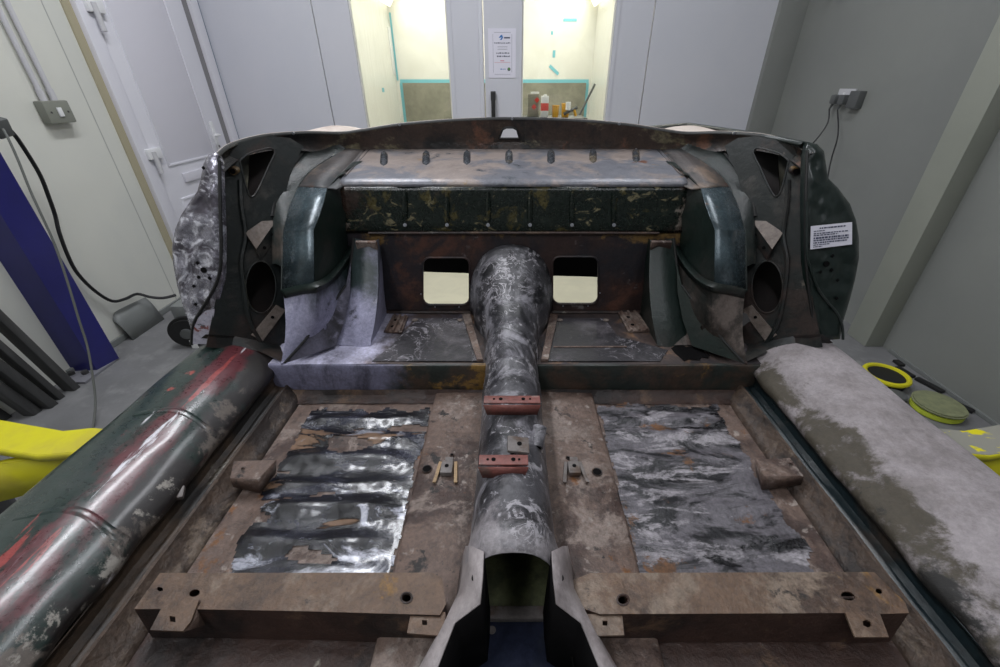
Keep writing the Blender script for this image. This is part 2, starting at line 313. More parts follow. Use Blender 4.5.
M['sill_l'] = cmat('worn_green_red_sill_paint', (22, 40, 36), [dict(c=(44, 52, 50), s=7, st=(1.5, .8, 1), t=.56, w=.08, d=10, nr=.7), dict(c=(84, 36, 42), s=5, st=(2.2, .7, 2), t=.68, w=.06, d=10, nr=.7, pos=(('X', -.70, -.665, .20), ('X', -.625, -.60, -.1))), dict(c=(150, 64, 58), s=8, st=(1.2, .8, 1), t=.60, w=.02, d=10, dist=.4, nr=.7, pos=(('X', -.70, -.68, -.05),)), dict(c=(136, 56, 54), s=7, st=(5, .6, 1), t=.66, w=.02, d=9, pos=(('X', -.72, -.68, .06), ('X', -.65, -.62, -.1))), dict(c=(36, 32, 32), s=5, t=.72, w=.05, d=10, r=.45, nr=.7, pos=(('X', -.65, -.60, .30),)), dict(c=(92, 84, 78), s=9, t=.74, w=.03, d=10, r=.6, nr=.7, pos=(('X', -.64, -.60, .17),)), dict(c=(138, 133, 126), s=8, t=.785, w=.02, d=10, r=.6, nr=.7, pos=(('X', -.625, -.595, .17),)), dict(c=(206, 204, 210), s=8, st=(6, .7, 2), t=.71, w=.03, d=9, pos=(('X', -.70, -.67, .10), ('X', -.655, -.63, -.12)))], rough=.3, bump=.10, bscale=24, coat=.35, grain=.3, K=1.0)  # last pale layer paints the white reflection streak along the ridge
M['sill_r'] = cmat('chalky_primer_sill', (150, 143, 145), [dict(c=(122, 115, 115), s=7, t=.51, w=.14, d=11, nr=.72), dict(c=(74, 68, 58), s=9, t=.76, w=.06, d=12, nr=.72, pos=(('X', .70, .62, .30),)), dict(c=(40, 39, 38), s=9, t=.80, w=.05, d=11, nr=.72, pos=(('X', .66, .60, .26),)), dict(c=(66, 63, 62), s=16, st=(1.8, .7, 1), t=.70, w=.04, d=9)], rough=.7, bump=.3, bscale=50, K=1.0, grain=.25)
M['channel'] = cmat('inner_sill_channel_green', (30, 42, 46), [dict(c=(58, 50, 44), s=7, t=.58, w=.08, d=9), dict(c=(118, 114, 104), s=10, t=.7, w=.02, d=9)], rough=.32, bump=.08)
M['channel_l'] = cmat('inner_sill_channel_peeling', (44, 41, 39), [dict(c=(84, 68, 55), s=6, t=.52, w=.08, d=9), dict(c=(140, 136, 124), s=7, st=(1.5, .8, 1), t=.60, w=.02, d=10, nr=.7)], rough=.5, bump=.2)
M['bare'] = cmat('ground_bare_steel', (140, 138, 148), [dict(c=(84, 80, 88), s=9, t=.52, w=.08, d=6, dist=2.6, r=.42), dict(c=(214, 213, 224), s=12, t=.575, w=.05, d=5, dist=3.2, r=.22), dict(c=(60, 50, 48), s=6, t=.60, w=.06, d=9, m=.2, r=.5, pos=(('Z', .95, .80, .07),)), dict(c=(190, 188, 200), s=20, t=.62, w=.04, d=4, dist=3.5, r=.2)], rough=.26, metal=.6, bump=.3, bscale=16, K=1.0, grain=.2)
M['prim_patch'] = cmat('white_primer_red_chips', (180, 176, 190), [dict(c=(130, 64, 58), s=26, t=.555, w=.02, d=9, nr=.7), dict(c=(60, 60, 66), s=32, t=.57, w=.03, d=9, nr=.7)], rough=.4)
M['wing'] = cmat('wing_beige_primer', (196, 184, 174), [dict(c=(166, 148, 138), s=7, t=.56, w=.1)], rough=.6, grain=.1, K=1.0)
M['black'] = mat('cavity_shade_black', (12, 11, 12), rough=.8, spec=.1)  # flat black standing for the darkness inside holes and hollows
M['cavity_brown'] = cmat('cavity_dark_brown', (46, 35, 33), [dict(c=(26, 22, 22), s=8, t=.5, w=.1)], rough=.6)
M['olive'] = cmat('dark_olive_undershield', (104, 108, 74), [dict(c=(74, 78, 54), s=14, t=.55, w=.1)], rough=.6, bump=.1)
M['navy'] = cmat('dark_navy_plate', (42, 48, 70), [dict(c=(64, 68, 64), s=9, t=.6, w=.1)], rough=.4, bump=.08)
M['seal'] = mat('black_seam_sealer', (26, 26, 26), rough=.5)
M['silver'] = mat('bright_stud', (170, 172, 180), rough=.3, metal=.7)
M['sticker'] = None

# room materials
M['wall_l'] = mat('cream_wall_panel', (212, 212, 203), [dict(c=(204, 205, 198), s=1.8, t=.55, w=.2)], rough=.45, bump=.01, bscale=20)
M['wall_r'] = mat('grey_wall_panel', (134, 136, 132), [dict(c=(128, 130, 127), s=1.5, t=.5, w=.2)], rough=.5, bump=.01, bscale=20)
M['pillar'] = mat('grey_green_pillar', (150, 152, 142), [dict(c=(142, 145, 135), s=2, t=.5, w=.2)], rough=.5)
M['booth'] = mat('booth_pale_blue_grey', (206, 206, 213), [dict(c=(202, 203, 211), s=2, t=.5, w=.2)], rough=.35)
M['booth_trim'] = mat('booth_seam_grey', (96, 98, 106), rough=.5)
M['seam'] = mat('pale_panel_seam', (168, 169, 164), rough=.6)
M['upvc'] = mat('white_upvc', (220, 219, 226), rough=.3)
M['upvc2'] = mat('white_upvc_panel', (212, 210, 218), rough=.35)
M['tan'] = mat('tan_frame_edge', (168, 160, 134), rough=.6)
M['greytrim'] = mat('grey_gap_shade_and_lock', (132, 130, 132), rough=.6)  # grey puts the door recess shading into colour; lock shares it
M['bluetrim'] = mat('blue_grey_edge', (120, 132, 150), rough=.5)
M['concrete'] = mat('grey_painted_concrete', (118, 118, 119), [dict(c=(104, 104, 105), s=3, t=.5, w=.2, d=9), dict(c=(130, 130, 130), s=11, t=.6, w=.14, d=9), dict(c=(86, 86, 88), s=16, t=.72, w=.04)], rough=.6, bump=.04, bscale=60)
M['ceil'] = mat('white_ceiling', (205, 205, 205), rough=.8)
M['blue'] = mat('deep_blue_enamel', (38, 38, 108), [dict(c=(32, 32, 92), s=3, t=.5, w=.2), dict(c=(120, 120, 150), s=60, t=.78, w=.02)], rough=.35, coat=.2)
M['steel'] = mat('dark_steel_bar', (76, 76, 76), [dict(c=(60, 60, 60), s=5, st=(4, 4, .5), t=.5, w=.2)], rough=.45, metal=.3)
M['plategrey'] = mat('base_plate_grey', (120, 120, 126), rough=.6)
M['yellow'] = mat('yellow_lift_paint', (208, 200, 26), [dict(c=(192, 180, 56), s=6, t=.56, w=.12, d=8), dict(c=(90, 86, 40), s=26, st=(1, 2, 1), t=.72, w=.02)], rough=.4)
M['yellow_worn'] = mat('worn_yellow_grey_lift_paint', (146, 144, 134), [dict(c=(222, 210, 24), s=7, st=(1, 2, 1), t=.56, w=.02, d=8)], rough=.55)
M['rubber'] = mat('black_rubber', (22, 22, 22), rough=.6)
M['cable'] = mat('black_cable', (22, 22, 24), rough=.45)
M['cableg'] = mat('grey_cable', (92, 94, 90), rough=.5)
M['pvc'] = mat('grey_white_conduit', (196, 195, 198), rough=.4)
M['switch'] = mat('grey_metal_clad_box', (126, 128, 118), rough=.45)
M['white'] = mat('white_plastic', (225, 225, 226), rough=.4)
M['dgrey'] = mat('dark_grey_plastic', (84, 86, 86), rough=.5)
M['paper'] = mat('laminated_paper', (226, 224, 236), rough=.12, coat=.4)
M['ink'] = mat('dark_ink', (70, 74, 96), rough=.5)
M['inkblue'] = mat('blue_ink', (44, 110, 180), rough=.5)
M['inkred'] = mat('red_ink', (196, 70, 90), rough=.5)
M['inkgrn'] = mat('green_ink', (96, 150, 60), rough=.5)
M['plastic'] = mat('booth_plastic_sheet', (232, 231, 225), [dict(c=(222, 221, 214), s=3, st=(1, 6, 1), t=.5, w=.2, dist=1)], rough=.35, bump=.25, bscale=9, bst=(1, 1, .35))
M['filter'] = mat('grey_filter_mat', (140, 138, 124), [dict(c=(122, 120, 108), s=8, t=.5, w=.2, d=9)], rough=.9)
M['tape'] = mat('pale_blue_tape', (120, 190, 204), rough=.5)
M['lampface'] = mat('booth_lamp_face', (255, 250, 225), emit=((255, 248, 226), 2.2))
M['tubeface'] = mat('fluorescent_tube', (255, 255, 255), emit=((240, 246, 255), 4.0))
M['red'] = mat('red_print', (200, 54, 44), rough=.5)
M['ochre'] = mat('ochre_plastic', (214, 160, 40), rough=.5)
M['creamsheet'] = mat('cream_masking_paper', (226, 220, 190), [dict(c=(214, 208, 180), s=5, t=.5, w=.2)], rough=.7, bump=.1, bscale=6)
M['olivepad'] = mat('olive_foam', (130, 134, 100), [dict(c=(112, 116, 88), s=40, t=.5, w=.2)], rough=.9)
M['limepad'] = mat('lime_foam_edge', (184, 196, 60), rough=.9)
M['greysheet'] = mat('grey_sheet_offcut', (118, 121, 119), rough=.5)
glass = bpy.data.materials.new('window_glass'); glass.use_nodes = True
_n = glass.node_tree.nodes; _l = glass.node_tree.links
_b = _n['Principled BSDF']; _n.remove(_b)
_t = _n.new('ShaderNodeBsdfTransparent'); _t.inputs[0].default_value = (.94, .96, .95, 1)
_g = _n.new('ShaderNodeBsdfGlossy'); _g.inputs['Roughness'].default_value = .02
_fr = _n.new('ShaderNodeFresnel'); _fr.inputs[0].default_value = 1.45
_mx = _n.new('ShaderNodeMixShader'); _l.new(_fr.outputs[0], _mx.inputs[0]); _l.new(_t.outputs[0], _mx.inputs[1]); _l.new(_g.outputs[0], _mx.inputs[2])
_l.new(_mx.outputs[0], _n['Material Output'].inputs[0])
M['glass'] = glass

exec_parts = True
# ================================================================ ROOM
XL, XR, YB, YN = -2.29, 2.15, 3.85, -2.6
def slab(name, x0, x1, y0, y1, z0, z1, m, parent=None, bev=0.0):
    return box(name, ((x0 + x1) / 2, (y0 + y1) / 2, (z0 + z1) / 2), (x1 - x0, y1 - y0, z1 - z0), m, parent, bev=bev, lift=False)
struct(slab('floor', XL - .15, XR + .15, YN - .1, YB + .1, -.1, 0, M['concrete']))
struct(slab('ceiling', XL - .15, XR + .15, YN - .1, YB + .1, CEIL, CEIL + .1, M['ceil']))
wl = struct(slab('wall_left', XL - .1, XL, YN, YB, 0, CEIL, M['wall_l']))
for yy in (0.9, 2.585):
    slab('panel_seam', XL - .002, XL + .0012, yy - .0025, yy + .0025, 0.03, CEIL, M['seam'], wl)
struct(slab('wall_right', XR, XR + .1, YN, YB, 0, CEIL, M['wall_r']))
struct(slab('wall_near', XL - .1, XR + .1, YN - .1, YN, 0, CEIL, M['wall_r']))
struct(slab('trim_1', 2.048, XR, 2.035, 2.185, 0, CEIL, M['pillar'], bev=.004))
struct(slab('trim_2', 1.956, XR, YB - .05, YB + .05, 0, CEIL, M['wall_r'], bev=.003))
struct(slab('baseboard_left', XL, XL + .015, 1.75, 2.66, 0, .035, M['greysheet'], bev=.002))
struct(slab('baseboard_right', XR - .012, XR, YN, 1.98, 0, .02, M['greysheet'], bev=.002))
# far wall : panels and the two booth doors
G = .004
struct(slab('wall_far', XL, -1.45 - G, YB, YB + .06, 0, CEIL, M['booth']))
struct(slab('wall_far_side', 1.06 + G, 1.956, YB, YB + .06, 0, CEIL, M['booth']))
struct(slab('trim_3', XL, XL + .02, YB - .02, YB, 0, CEIL, M['bluetrim']))
struct(slab('trim_4', XL, 1.956, YB + .055, YB + .075, 2.5, CEIL, M['booth']))
def leaf(n, x0, x1, wx0, wx1, wz0, wz1):
    y = YB
    o = plate('door_%d' % n, [(x0, y, .02), (x1, y, .02), (x1, y, 2.5), (x0, y, 2.5)], [[(wx0, y, wz0), (wx1, y, wz0), (wx1, y, wz1), (wx0, y, wz1)]], .05, M['booth'], toward=(0, 0, 1.2), lift=False)
    struct(o)
    f = .03
    win = plate('window_%d' % (n - 1), [(wx0 - f, y - .006, wz0 - f), (wx1 + f, y - .006, wz0 - f), (wx1 + f, y - .006, wz1 + f), (wx0 - f, y - .006, wz1 + f)], [[(wx0, y - .006, wz0), (wx1, y - .006, wz0), (wx1, y - .006, wz1), (wx0, y - .006, wz1)]], .01, M['booth'], toward=(0, 0, 1.2), lift=False)
    struct(win)
    for (a, b) in ((wx0, wx0 + .012), (wx1 - .012, wx1)):
        slab('gasket', a, b, y + .005, y + .03, wz0, wz1, M['plastic'], win)
    slab('pane', wx0 + .001, wx1 - .001, y + .018, y + .022, wz0 + .001, wz1 - .001, M['glass'], win)
    return o
d2 = leaf(2, -1.45 + G, -.2 - G, -1.18, -.465, .75, 2.2)
d3 = leaf(3, -.2 + G, 1.06 - G, .09, .78, .75, 2.2)
slab('meeting_strip', -.235, -.205, YB - .012, YB, .02, 2.5, M['booth'], d2, bev=.003)
h = slab('handle', -.150, -.118, YB - .05, YB - .03, .86, 1.25, M['rubber'], d3, bev=.006)
slab('handle_mount', -.154, -.114, YB - .035, YB, 1.19, 1.255, M['dgrey'], d3, bev=.004)
slab('handle_mount', -.150, -.118, YB - .035, YB, .86, .90, M['dgrey'], d3, bev=.004)
struct(slab('trim_5', XL, 1.956, YB + .061, YB + .065, 0, .02, M['booth_trim']))
# notice on booth door
nt = thing('notice', (-.06, YB - .002, 1.35), 'laminated paper notice with printed lines taped to booth door', 'notice')
slab('sheet', -.165, .045, YB - .004, YB - .001, 1.345, 1.66, M['paper'], nt)
def ink(x0, x1, z0, z1, m): slab('print', x0, x1, YB - .0046, YB - .0038, z0, z1, m, nt)
for x0, x1, z0, z1 in ((-.13, -.1285, 1.38, 1.625), (.013, .0145, 1.38, 1.625), (-.12, .005, 1.635, 1.6365), (-.12, .005, 1.368, 1.3695)): ink(x0, x1, z0, z1, M['ink'])
ink(-.045, .0, 1.598, 1.607, M['ink'])
plate('logo', [(-.062, YB - .0046, 1.605), (-.085, YB - .0046, 1.602), (-.072, YB - .0046, 1.617), (-.06, YB - .0046, 1.622), (-.052, YB - .0046, 1.605), (-.062, YB - .0046, 1.59), (-.078, YB - .0046, 1.588)], [], .0006, M['inkblue'], nt, lift=False)
def textobj(name, body, size, loc, rot, m, parent, sx=1.0):
    cu = bpy.data.curves.new(name, 'FONT'); cu.body = body; cu.size = size; cu.align_x = 'CENTER'; cu.align_y = 'CENTER'; cu.extrude = .0002; cu.space_line = 0.95
    ob = bpy.data.objects.new(name, cu); C.objects.link(ob)
    dg = bpy.context.evaluated_depsgraph_get(); me = bpy.data.meshes.new_from_object(ob.evaluated_get(dg)); bpy.data.objects.remove(ob)
    from mathutils import Euler
    me.transform(Matrix.Translation(Vector(loc)) @ (rot if isinstance(rot, Matrix) else Euler(rot).to_matrix().to_4x4()) @ Matrix.Diagonal((sx, 1, 1, 1)))
    return link(name, me, m, parent, 0)
RX = (math.pi / 2, 0, 0)
def dash_row(z, x0, x1, hgt, m, seed):
    r = random.Random(seed); x = x0
    while x < x1:
        wd = r.uniform(.006, .016); ink(x, min(x + wd, x1), z, z + hgt * r.uniform(.7, 1), m); x += wd + r.uniform(.002, .006)
dash_row(1.567, -.118, .003, .007, M['ink'], 1)
for z, s in ((1.545, 2), (1.53, 3)): ink(-.095, -.02, z, z + .002, M['ink'])
dash_row(1.503, -.105, -.005, .008, M['ink'], 4); dash_row(1.482, -.1, .0, .009, M['ink'], 5)
ink(-.075, -.045, 1.455, 1.459, M['inkred']); ink(-.12, .003, 1.446, 1.4475, M['inkred'])
dash_row(1.40, -.075, -.035, .006, M['inkblue'], 6)
cyl('seal', (-.008, YB - .0044, 1.402), .012, .0008, M['ink'], nt, axis=(0, 1, 0), bev=0, lift=False)
cyl('seal_centre', (-.008, YB - .005, 1.404), .007, .0008, M['inkgrn'], nt, axis=(0, 1, 0), bev=0, lift=False)

# ---- spray booth interior
BX0, BX1, BY0, BY1, BZ = -1.68, 1.2, YB + .09, 7.2, 2.75
struct(slab('floor_booth', BX0 - .1, BX1 + .1, BY0, BY1 + .1, -.1, 0, M['concrete']))
struct(slab('wall_booth_left', BX0 - .1, BX0, BY0, BY1, 0, BZ, M['plastic']))
struct(slab('wall_booth_right', BX1, BX1 + .1, BY0, BY1, 0, BZ, M['plastic']))
struct(slab('wall_booth_end', BX0 - .1, BX1 + .1, BY1, BY1 + .1, 0, BZ, M['plastic']))
struct(slab('ceiling_booth', BX0 - .1, BX1 + .1, BY0, BY1 + .1, BZ, BZ + .1, M['plastic']))
for s, x, lb in ((-1, BX0, 'slanted booth light box above left plastic wall'), (1, BX1, 'slanted booth light box above right plastic wall')):
    L_ = thing('booth_light', (x, 5.5, 2.3), lb, 'light')
    a = Vector((x - .06 * s, 0, 2.2)); b = Vector((x - s * .42, 0, BZ - .06))
    for y0, y1 in ((4.1, 5.0), (5.15, 6.05), (6.2, 7.1)):
        q = [Vector((a.x, y0, a.z)), Vector((a.x, y1, a.z)), Vector((b.x, y1, b.z)), Vector((b.x, y0, b.z))]
        plate('diffuser', q, [], .03, M['lampface'], L_, toward=(0, 5.5, 0), lift=False)
    area('booth_lamp', (x - s * .28, 5.6, 2.45), 2.9, .4, 28, (1.0, .98, .92), (0, s * math.radians(50), math.pi / 2 * 0))
for o in [o for o in C.objects if o.name.startswith('booth_lamp')]:
    o.data.size, o.data.size_y = .4, 2.9
fl = tag(slab('filter_panel', -1.58, 1.12, BY1 - .05, BY1 - .008, .2, 1.32, M['filter'], bev=.004), 'grey extract filter panel taped to booth end wall', 'filter')
def tape(x0, x1, z0, z1, lb, y=None, g='blue masking tape on booth end wall'):
    y = BY1 - .004 if y is None else y
    tag(slab('masking_tape', x0, x1, y - .003, y, z0, z1, M['tape']), lb, 'tape', g)
tape(-1.62, 1.16, 1.32, 1.365, 'long pale blue tape strip along top of the grey filter')
tape(-1.63, -1.585, .25, 1.32, 'upright pale blue tape strip down left edge of the grey filter')
tape(1.125, 1.165, .25, 1.32, 'upright pale blue tape strip down right edge of the grey filter')
tape(-1.665, -1.64, 1.35, 2.15, 'upright pale blue tape strip in booth corner above the filter')
def tp(px, py, wpx, hpx, lb):
    p = atr(px, py, Y=BY1); s = .0144
    tape(p.x - wpx * s / 2, p.x + wpx * s / 2, p.z - hpx * s / 2, p.z + hpx * s / 2, lb)
tp(570, 20, 13, 2.5, 'short level pale blue tape piece high on booth end wall')
tp(552, 33, 2, 3, 'tiny pale blue tape scrap on booth end wall')
tp(554, 54, 2.6, 6, 'short upright pale blue tape piece on booth end wall')
p = atr(554, 70, Y=BY1); tag(box('masking_tape', (p.x, BY1 - .005, p.z), (.17, .003, .04), M['tape'], rot=(0, math.radians(38), 0), bev=0), 'slanting pale blue tape piece above the grey filter', 'tape', 'blue masking tape on booth end wall')
p = atr(383, 90, X=BX0); tag(box('masking_tape', (BX0 + .003, p.y, p.z), (.003, .1, .05), M['tape'], bev=0), 'small pale blue tape piece on booth side wall', 'tape', 'blue masking tape on booth end wall')
p = atr(391, 52, X=BX0)
tag(slab('wall_slot_frame', BX0, BX0 + .02, p.y - .05, p.y + .06, 1.42, 1.98, M['white'], bev=.004), 'narrow white upright frame on booth side wall', 'frame')
# trolley with tins inside the booth
TY = 4.75
tr = thing('trolley', (.35, TY, 0), 'steel work trolley standing inside booth behind window', 'trolley')
slab('top', -.02, .75, TY - .22, TY + .22, 1.0, 1.02, M['steel'], tr, bev=.003)
slab('shelf', -.02, .75, TY - .22, TY + .22, .35, .37, M['steel'], tr, bev=.003)
for x in (0, .73):
    for y in (-.2, .2): slab('leg', x - .015, x + .015, TY + y - .015, TY + y + .015, 0, 1.0, M['steel'], tr, bev=.002)
def onT(px, py): return atr(px, py, Y=TY - .1)
p0 = onT(541, 112); p1 = onT(549, 96)
bx = thing('paint_can', ((p0.x + p1.x) / 2, TY - .1, 1.02), 'white rectangular can with red band on the trolley', 'can')
slab('body', p0.x, p1.x, TY - .1, TY - .03, 1.02, p1.z, M['white'], bx, bev=.005)
slab('red_band', p0.x - .0005, p1.x + .0005, TY - .1005, TY - .0295, 1.02 + (p1.z - 1.02) * .3, 1.02 + (p1.z - 1.02) * .68, M['red'], bx, bev=.004)
cyl('cap', ((p0.x + p1.x) / 2, TY - .065, p1.z + .006), .015, .014, M['white'], bx, lift=False)
p0 = onT(528, 113); p1 = onT(540, 92)
bx = thing('carton', ((p0.x + p1.x) / 2, TY, 1.02), 'pale carton with red hazard diamonds on the trolley', 'carton')
slab('body', p0.x, p1.x, TY + .0, TY + .1, 1.02, p1.z - .02, M['filter'], bx, bev=.003)
slab('flap', p0.x + .03, p1.x, TY + .03, TY + .07, p1.z - .019, p1.z, M['white'], bx, bev=.002)
for qx, qz in ((534, 107), (537, 100)):
    q = atr(qx, qz, Y=TY); s = .026
    plate('hazard_diamond', [(q.x - s, TY - .001, q.z), (q.x, TY - .001, q.z - s), (q.x + s, TY - .001, q.z), (q.x, TY - .001, q.z + s)], [], .0008, M['red'], bx, lift=False)
for i, (px, py, r_, m_, lb) in enumerate(((556, 109, .03, 'ochre', 'ochre plastic tub lying among tools on the trolley'), (566, 107, .035, 'ochre', 'larger ochre tub beside dark tool on the trolley'))):
    q = onT(px, py); hh = max(.05, q.z + .03 - 1.02)
    o = thing('plastic_tub', (q.x, TY - .06, 1.02), lb, 'tub'); cyl('body', (q.x, TY - .06, 1.02 + hh / 2), r_, hh, M[m_], o, r2=r_ * 1.1, lift=False); cyl('rim', (q.x, TY - .06, 1.02 + hh - .004), r_ * 1.18, .01, M[m_], o, lift=False)
q = onT(570, 104); o = thing('spray_gun', (q.x, TY - .12, 1.02), 'dark spray gun with ochre handle on the trolley', 'spray gun')
tube('body', [(q.x - .06, TY - .13, 1.05), (q.x, TY - .13, 1.08), (q.x + .07, TY - .13, 1.11)], .014, M['dgrey'], o); tube('handle', [(q.x + .04, TY - .13, 1.09), (q.x + .06, TY - .13, 1.034)], .013, M['ochre'], o); cyl('cup', (q.x - .02, TY - .13, 1.12), .025, .07, M['white'], o, lift=False)
a = atr(595, 84, Y=5.4); b = atr(572, 130, Y=5.4); d = (b - a); b = a + d * (a.z / (a.z - b.z)); 
tag(tube('wooden_stick', [b, a], .012, M['dgrey']), 'thin dark stick leaning in booth near plastic wall', 'stick')

# ---- left wall: door
dr = struct(slab('door_1', XL, XL + .03, 2.84, 3.64, .01, 2.15, M['upvc'], bev=.004))
struct(slab('trim_6', XL, XL + .035, 2.742, 2.835, 0, 2.25, M['upvc'], bev=.004))
struct(slab('trim_7', XL, XL + .008, 2.69, 2.742, 0, 2.25, M['tan']))
struct(slab('trim_8', XL, XL + .006, 3.645, 3.735, 0, 2.25, M['greytrim']))  # strip coloured as the shaded recess beside the leaf
struct(slab('trim_9', XL, XL + .03, 3.735, 3.825, 0, 2.6, M['upvc'], bev=.003))
struct(slab('trim_10', XL, XL + .035, 2.742, 3.735, 2.16, 2.25, M['upvc'], bev=.004))
def panel_(z0, z1, par):
    slab('panel', XL + .022, XL + .032, 2.955, 3.45, z0, z1, M['upvc2'], par, bev=.003)
    for y0, y1, a, b in ((2.94, 2.955, z0, z1), (3.45, 3.465, z0, z1)): slab('bead', XL + .025, XL + .037, y0, y1, a, b, M['upvc'], par, bev=.003)
    for zz in (z0, z1): slab('bead', XL + .025, XL + .037, 2.94, 3.465, zz - .0075, zz + .0075, M['upvc'], par, bev=.003)
panel_(.84, 2.03, dr); panel_(.12, .62, dr)
pl = slab('letter_plate', XL + .03, XL + .045, 3.03, 3.38, .715, .775, M['upvc2'], dr, bev=.008)
hp = slab('handle', XL + .03, XL + .042, 3.50, 3.535, .84, 1.06, M['white'], dr, bev=.004)
tube('lever', [(XL + .04, 3.517, .97), (XL + .075, 3.517, .97), (XL + .08, 3.43, .968)], .009, M['white'], hp)
cyl('lock', (XL + .042, 3.517, .89), .009, .01, M['greytrim'], hp, axis=(1, 0, 0), lift=False)
for zz in (.92, 1.66, .2):
    hg = slab('hinge', XL + .03, XL + .055, 2.79, 2.90, zz - .025, zz + .035, M['white'], dr, bev=.005)
    cyl('hinge_pin', (XL + .058, 2.828, zz - .045), .014, .13, M['pvc'], hg, lift=False)
# conduits and switch
sw0 = atr(57, 112, X=XL + .03)
sb = thing('switch_box', (XL, sw0.y, sw0.z - .05), 'grey metal-clad light switch box on cream wall under conduits', 'switch')
slab('body', XL, XL + .045, sw0.y - .07, sw0.y + .07, sw0.z - .05, sw0.z + .05, M['switch'], sb, bev=.008)
rk = slab('rocker', XL + .045, XL + .051, sw0.y - .012, sw0.y + .012, sw0.z - .02, sw0.z + .02, M['white'], sb, bev=.002)
for dy in (-.045, .045): cyl('screw', (XL + .046, sw0.y + dy, sw0.z), .005, .003, M['steel'], sb, axis=(1, 0, 0), lift=False)
for i, (dy, lb) in enumerate(((-.025, 'white conduit pipe on cream wall, further from the door'), (.03, 'white conduit pipe on cream wall, nearer the door'))):
    o = thing('conduit', (XL + .015, sw0.y + dy, sw0.z + .05), lb, 'conduit', 'conduits above the switch')
    tube('pipe', [(XL + .018, sw0.y + dy, sw0.z + .05), (XL + .018, sw0.y + dy, CEIL)], .0115, M['pvc'], o, sides=12)
    tube('coupling', [(XL + .018, sw0.y + dy, sw0.z + .05), (XL + .018, sw0.y + dy, sw0.z + .1)], .015, M['pvc'], o, sides=12)
# ---- lift column
f0 = atr(72, 371, z=0.012); f1 = atr(97, 370, z=0.012); f2 = atr(119, 358, z=0.012)
lc = thing('lift_column', (f1.x, f1.y, 0), 'deep blue steel lift column bolted to the floor by cream wall', 'lift column')
bx_ = [f1, f2, f2 + Vector((-.13, .05, 0)), f0]
rows = []
for z in (.012, 2.8): rows.append([Vector((p.x, p.y, z)) for p in bx_])
col_ = loft('column', rows, M['blue'], lc, closed=True, caps=True)
g0 = atr(66, 384, z=0); g1 = atr(86, 384, z=0); g2 = atr(120, 359, z=0)
plate('base_plate', [Vector((q.x, q.y, .012)) for q in (g0, g1, g2, g2 + Vector((-.1, .1, 0)), f0 + Vector((-.05, .12, 0)), f0 + Vector((-.05, 0, 0)))], [], .012, M['plategrey'], lc, toward=(0, 0, 5), lift=False)
for px, py in ((72, 375), (86, 374)):
    q = atr(px, py, z=.012); cyl('bolt', (q.x, q.y, .022), .016, .02, M['steel'], lc, seg=6, lift=False); cyl('washer', (q.x, q.y, .0135), .024, .003, M['plategrey'], lc, lift=False)
# connector + cables hanging by the column
cn = atr(1, 128, X=-2.12); tag(box('cable_connector', cn, (.03, .06, .07), M['dgrey'], rot=(0.2, .3, 0), bev=.006), 'dark grey cable connector hanging beside the blue column', 'connector')
pts = [(3, 128), (12, 132), (25, 150), (40, 175), (48, 195), (55, 215), (59, 232), (68, 256), (78, 274), (95, 291), (112, 301), (125, 299), (137, 294), (150, 297), (163, 298), (176, 295)]
tag(tube('power_cable', [atr(x, y, X=-2.12 - .13 * min(1, i / 5.0) + (.16 * max(0, (i - 12) / 3.0))) for i, (x, y) in enumerate(pts)], .0085, M['cable'], n=4), 'thick black power cable drooping along the cream wall', 'cable')
pts = [(3, 129), (8, 138), (18, 160), (30, 190), (40, 212), (52, 238), (61, 262), (70, 290), (79, 320), (87, 345), (92, 372), (95, 395), (95, 412), (93, 428)]
X0, X1 = -2.08, atr(93, 428, z=.004).x
tag(tube('thin_cable', [atr(x, y, X=X0 + (X1 - X0) * i / (len(pts) - 1)) for i, (x, y) in enumerate(pts)], .0045, M['cableg'], n=4), 'thin grey cable hanging in front of the blue column', 'cable')
# ---- steel bars leaning on the wall
bars = [((72, 389), .035, .06, 'steel bar leaning beside the blue column'), ((58, 398), .03, .05, 'steel bar second from the blue column, darker and thinner'), ((49, 406), .04, .06, 'steel bar third from the blue column'), ((33, 413), .04, .055, 'steel bar fourth from the blue column'), ((2, 419), .04, .06, 'steel bar furthest from the blue column')]
for i, ((px, py), bw, bd, lb) in enumerate(bars):
    q = atr(px, py, z=0); top = Vector((XL + .04, q.y - .14 - .02 * i, .98 - .05 * i)); q = Vector((q.x, q.y, 0))
    d = (top - q).normalized(); yv = Vector((0, 1, 0)); xv = yv.cross(d).normalized(); yv = d.cross(xv)
    rows = []
    for e in (Vector((q.x, q.y, .0)), top):
        r_ = []
        for k in range(12):
            cx_, cy_ = [(1, 1), (-1, 1), (-1, -1), (1, -1)][k // 3]; a = math.radians([0, 90, 180, 270][k // 3] + (k % 3) * 45)
            pt = e + xv * (cx_ * (bd / 2 - .006) + .006 * math.cos(a)) + yv * (cy_ * (bw / 2 - .006) + .006 * math.sin(a))
            if e.z == 0: pt = pt + d * ((.0005 - pt.z) / d.z)
            r_.append(pt)
        rows.append(r_)
    tag(loft('steel_bar', rows, M['steel'], closed=True, caps=True), 'dark grey ' + lb, 'steel bar', 'steel bars leaning on the wall')
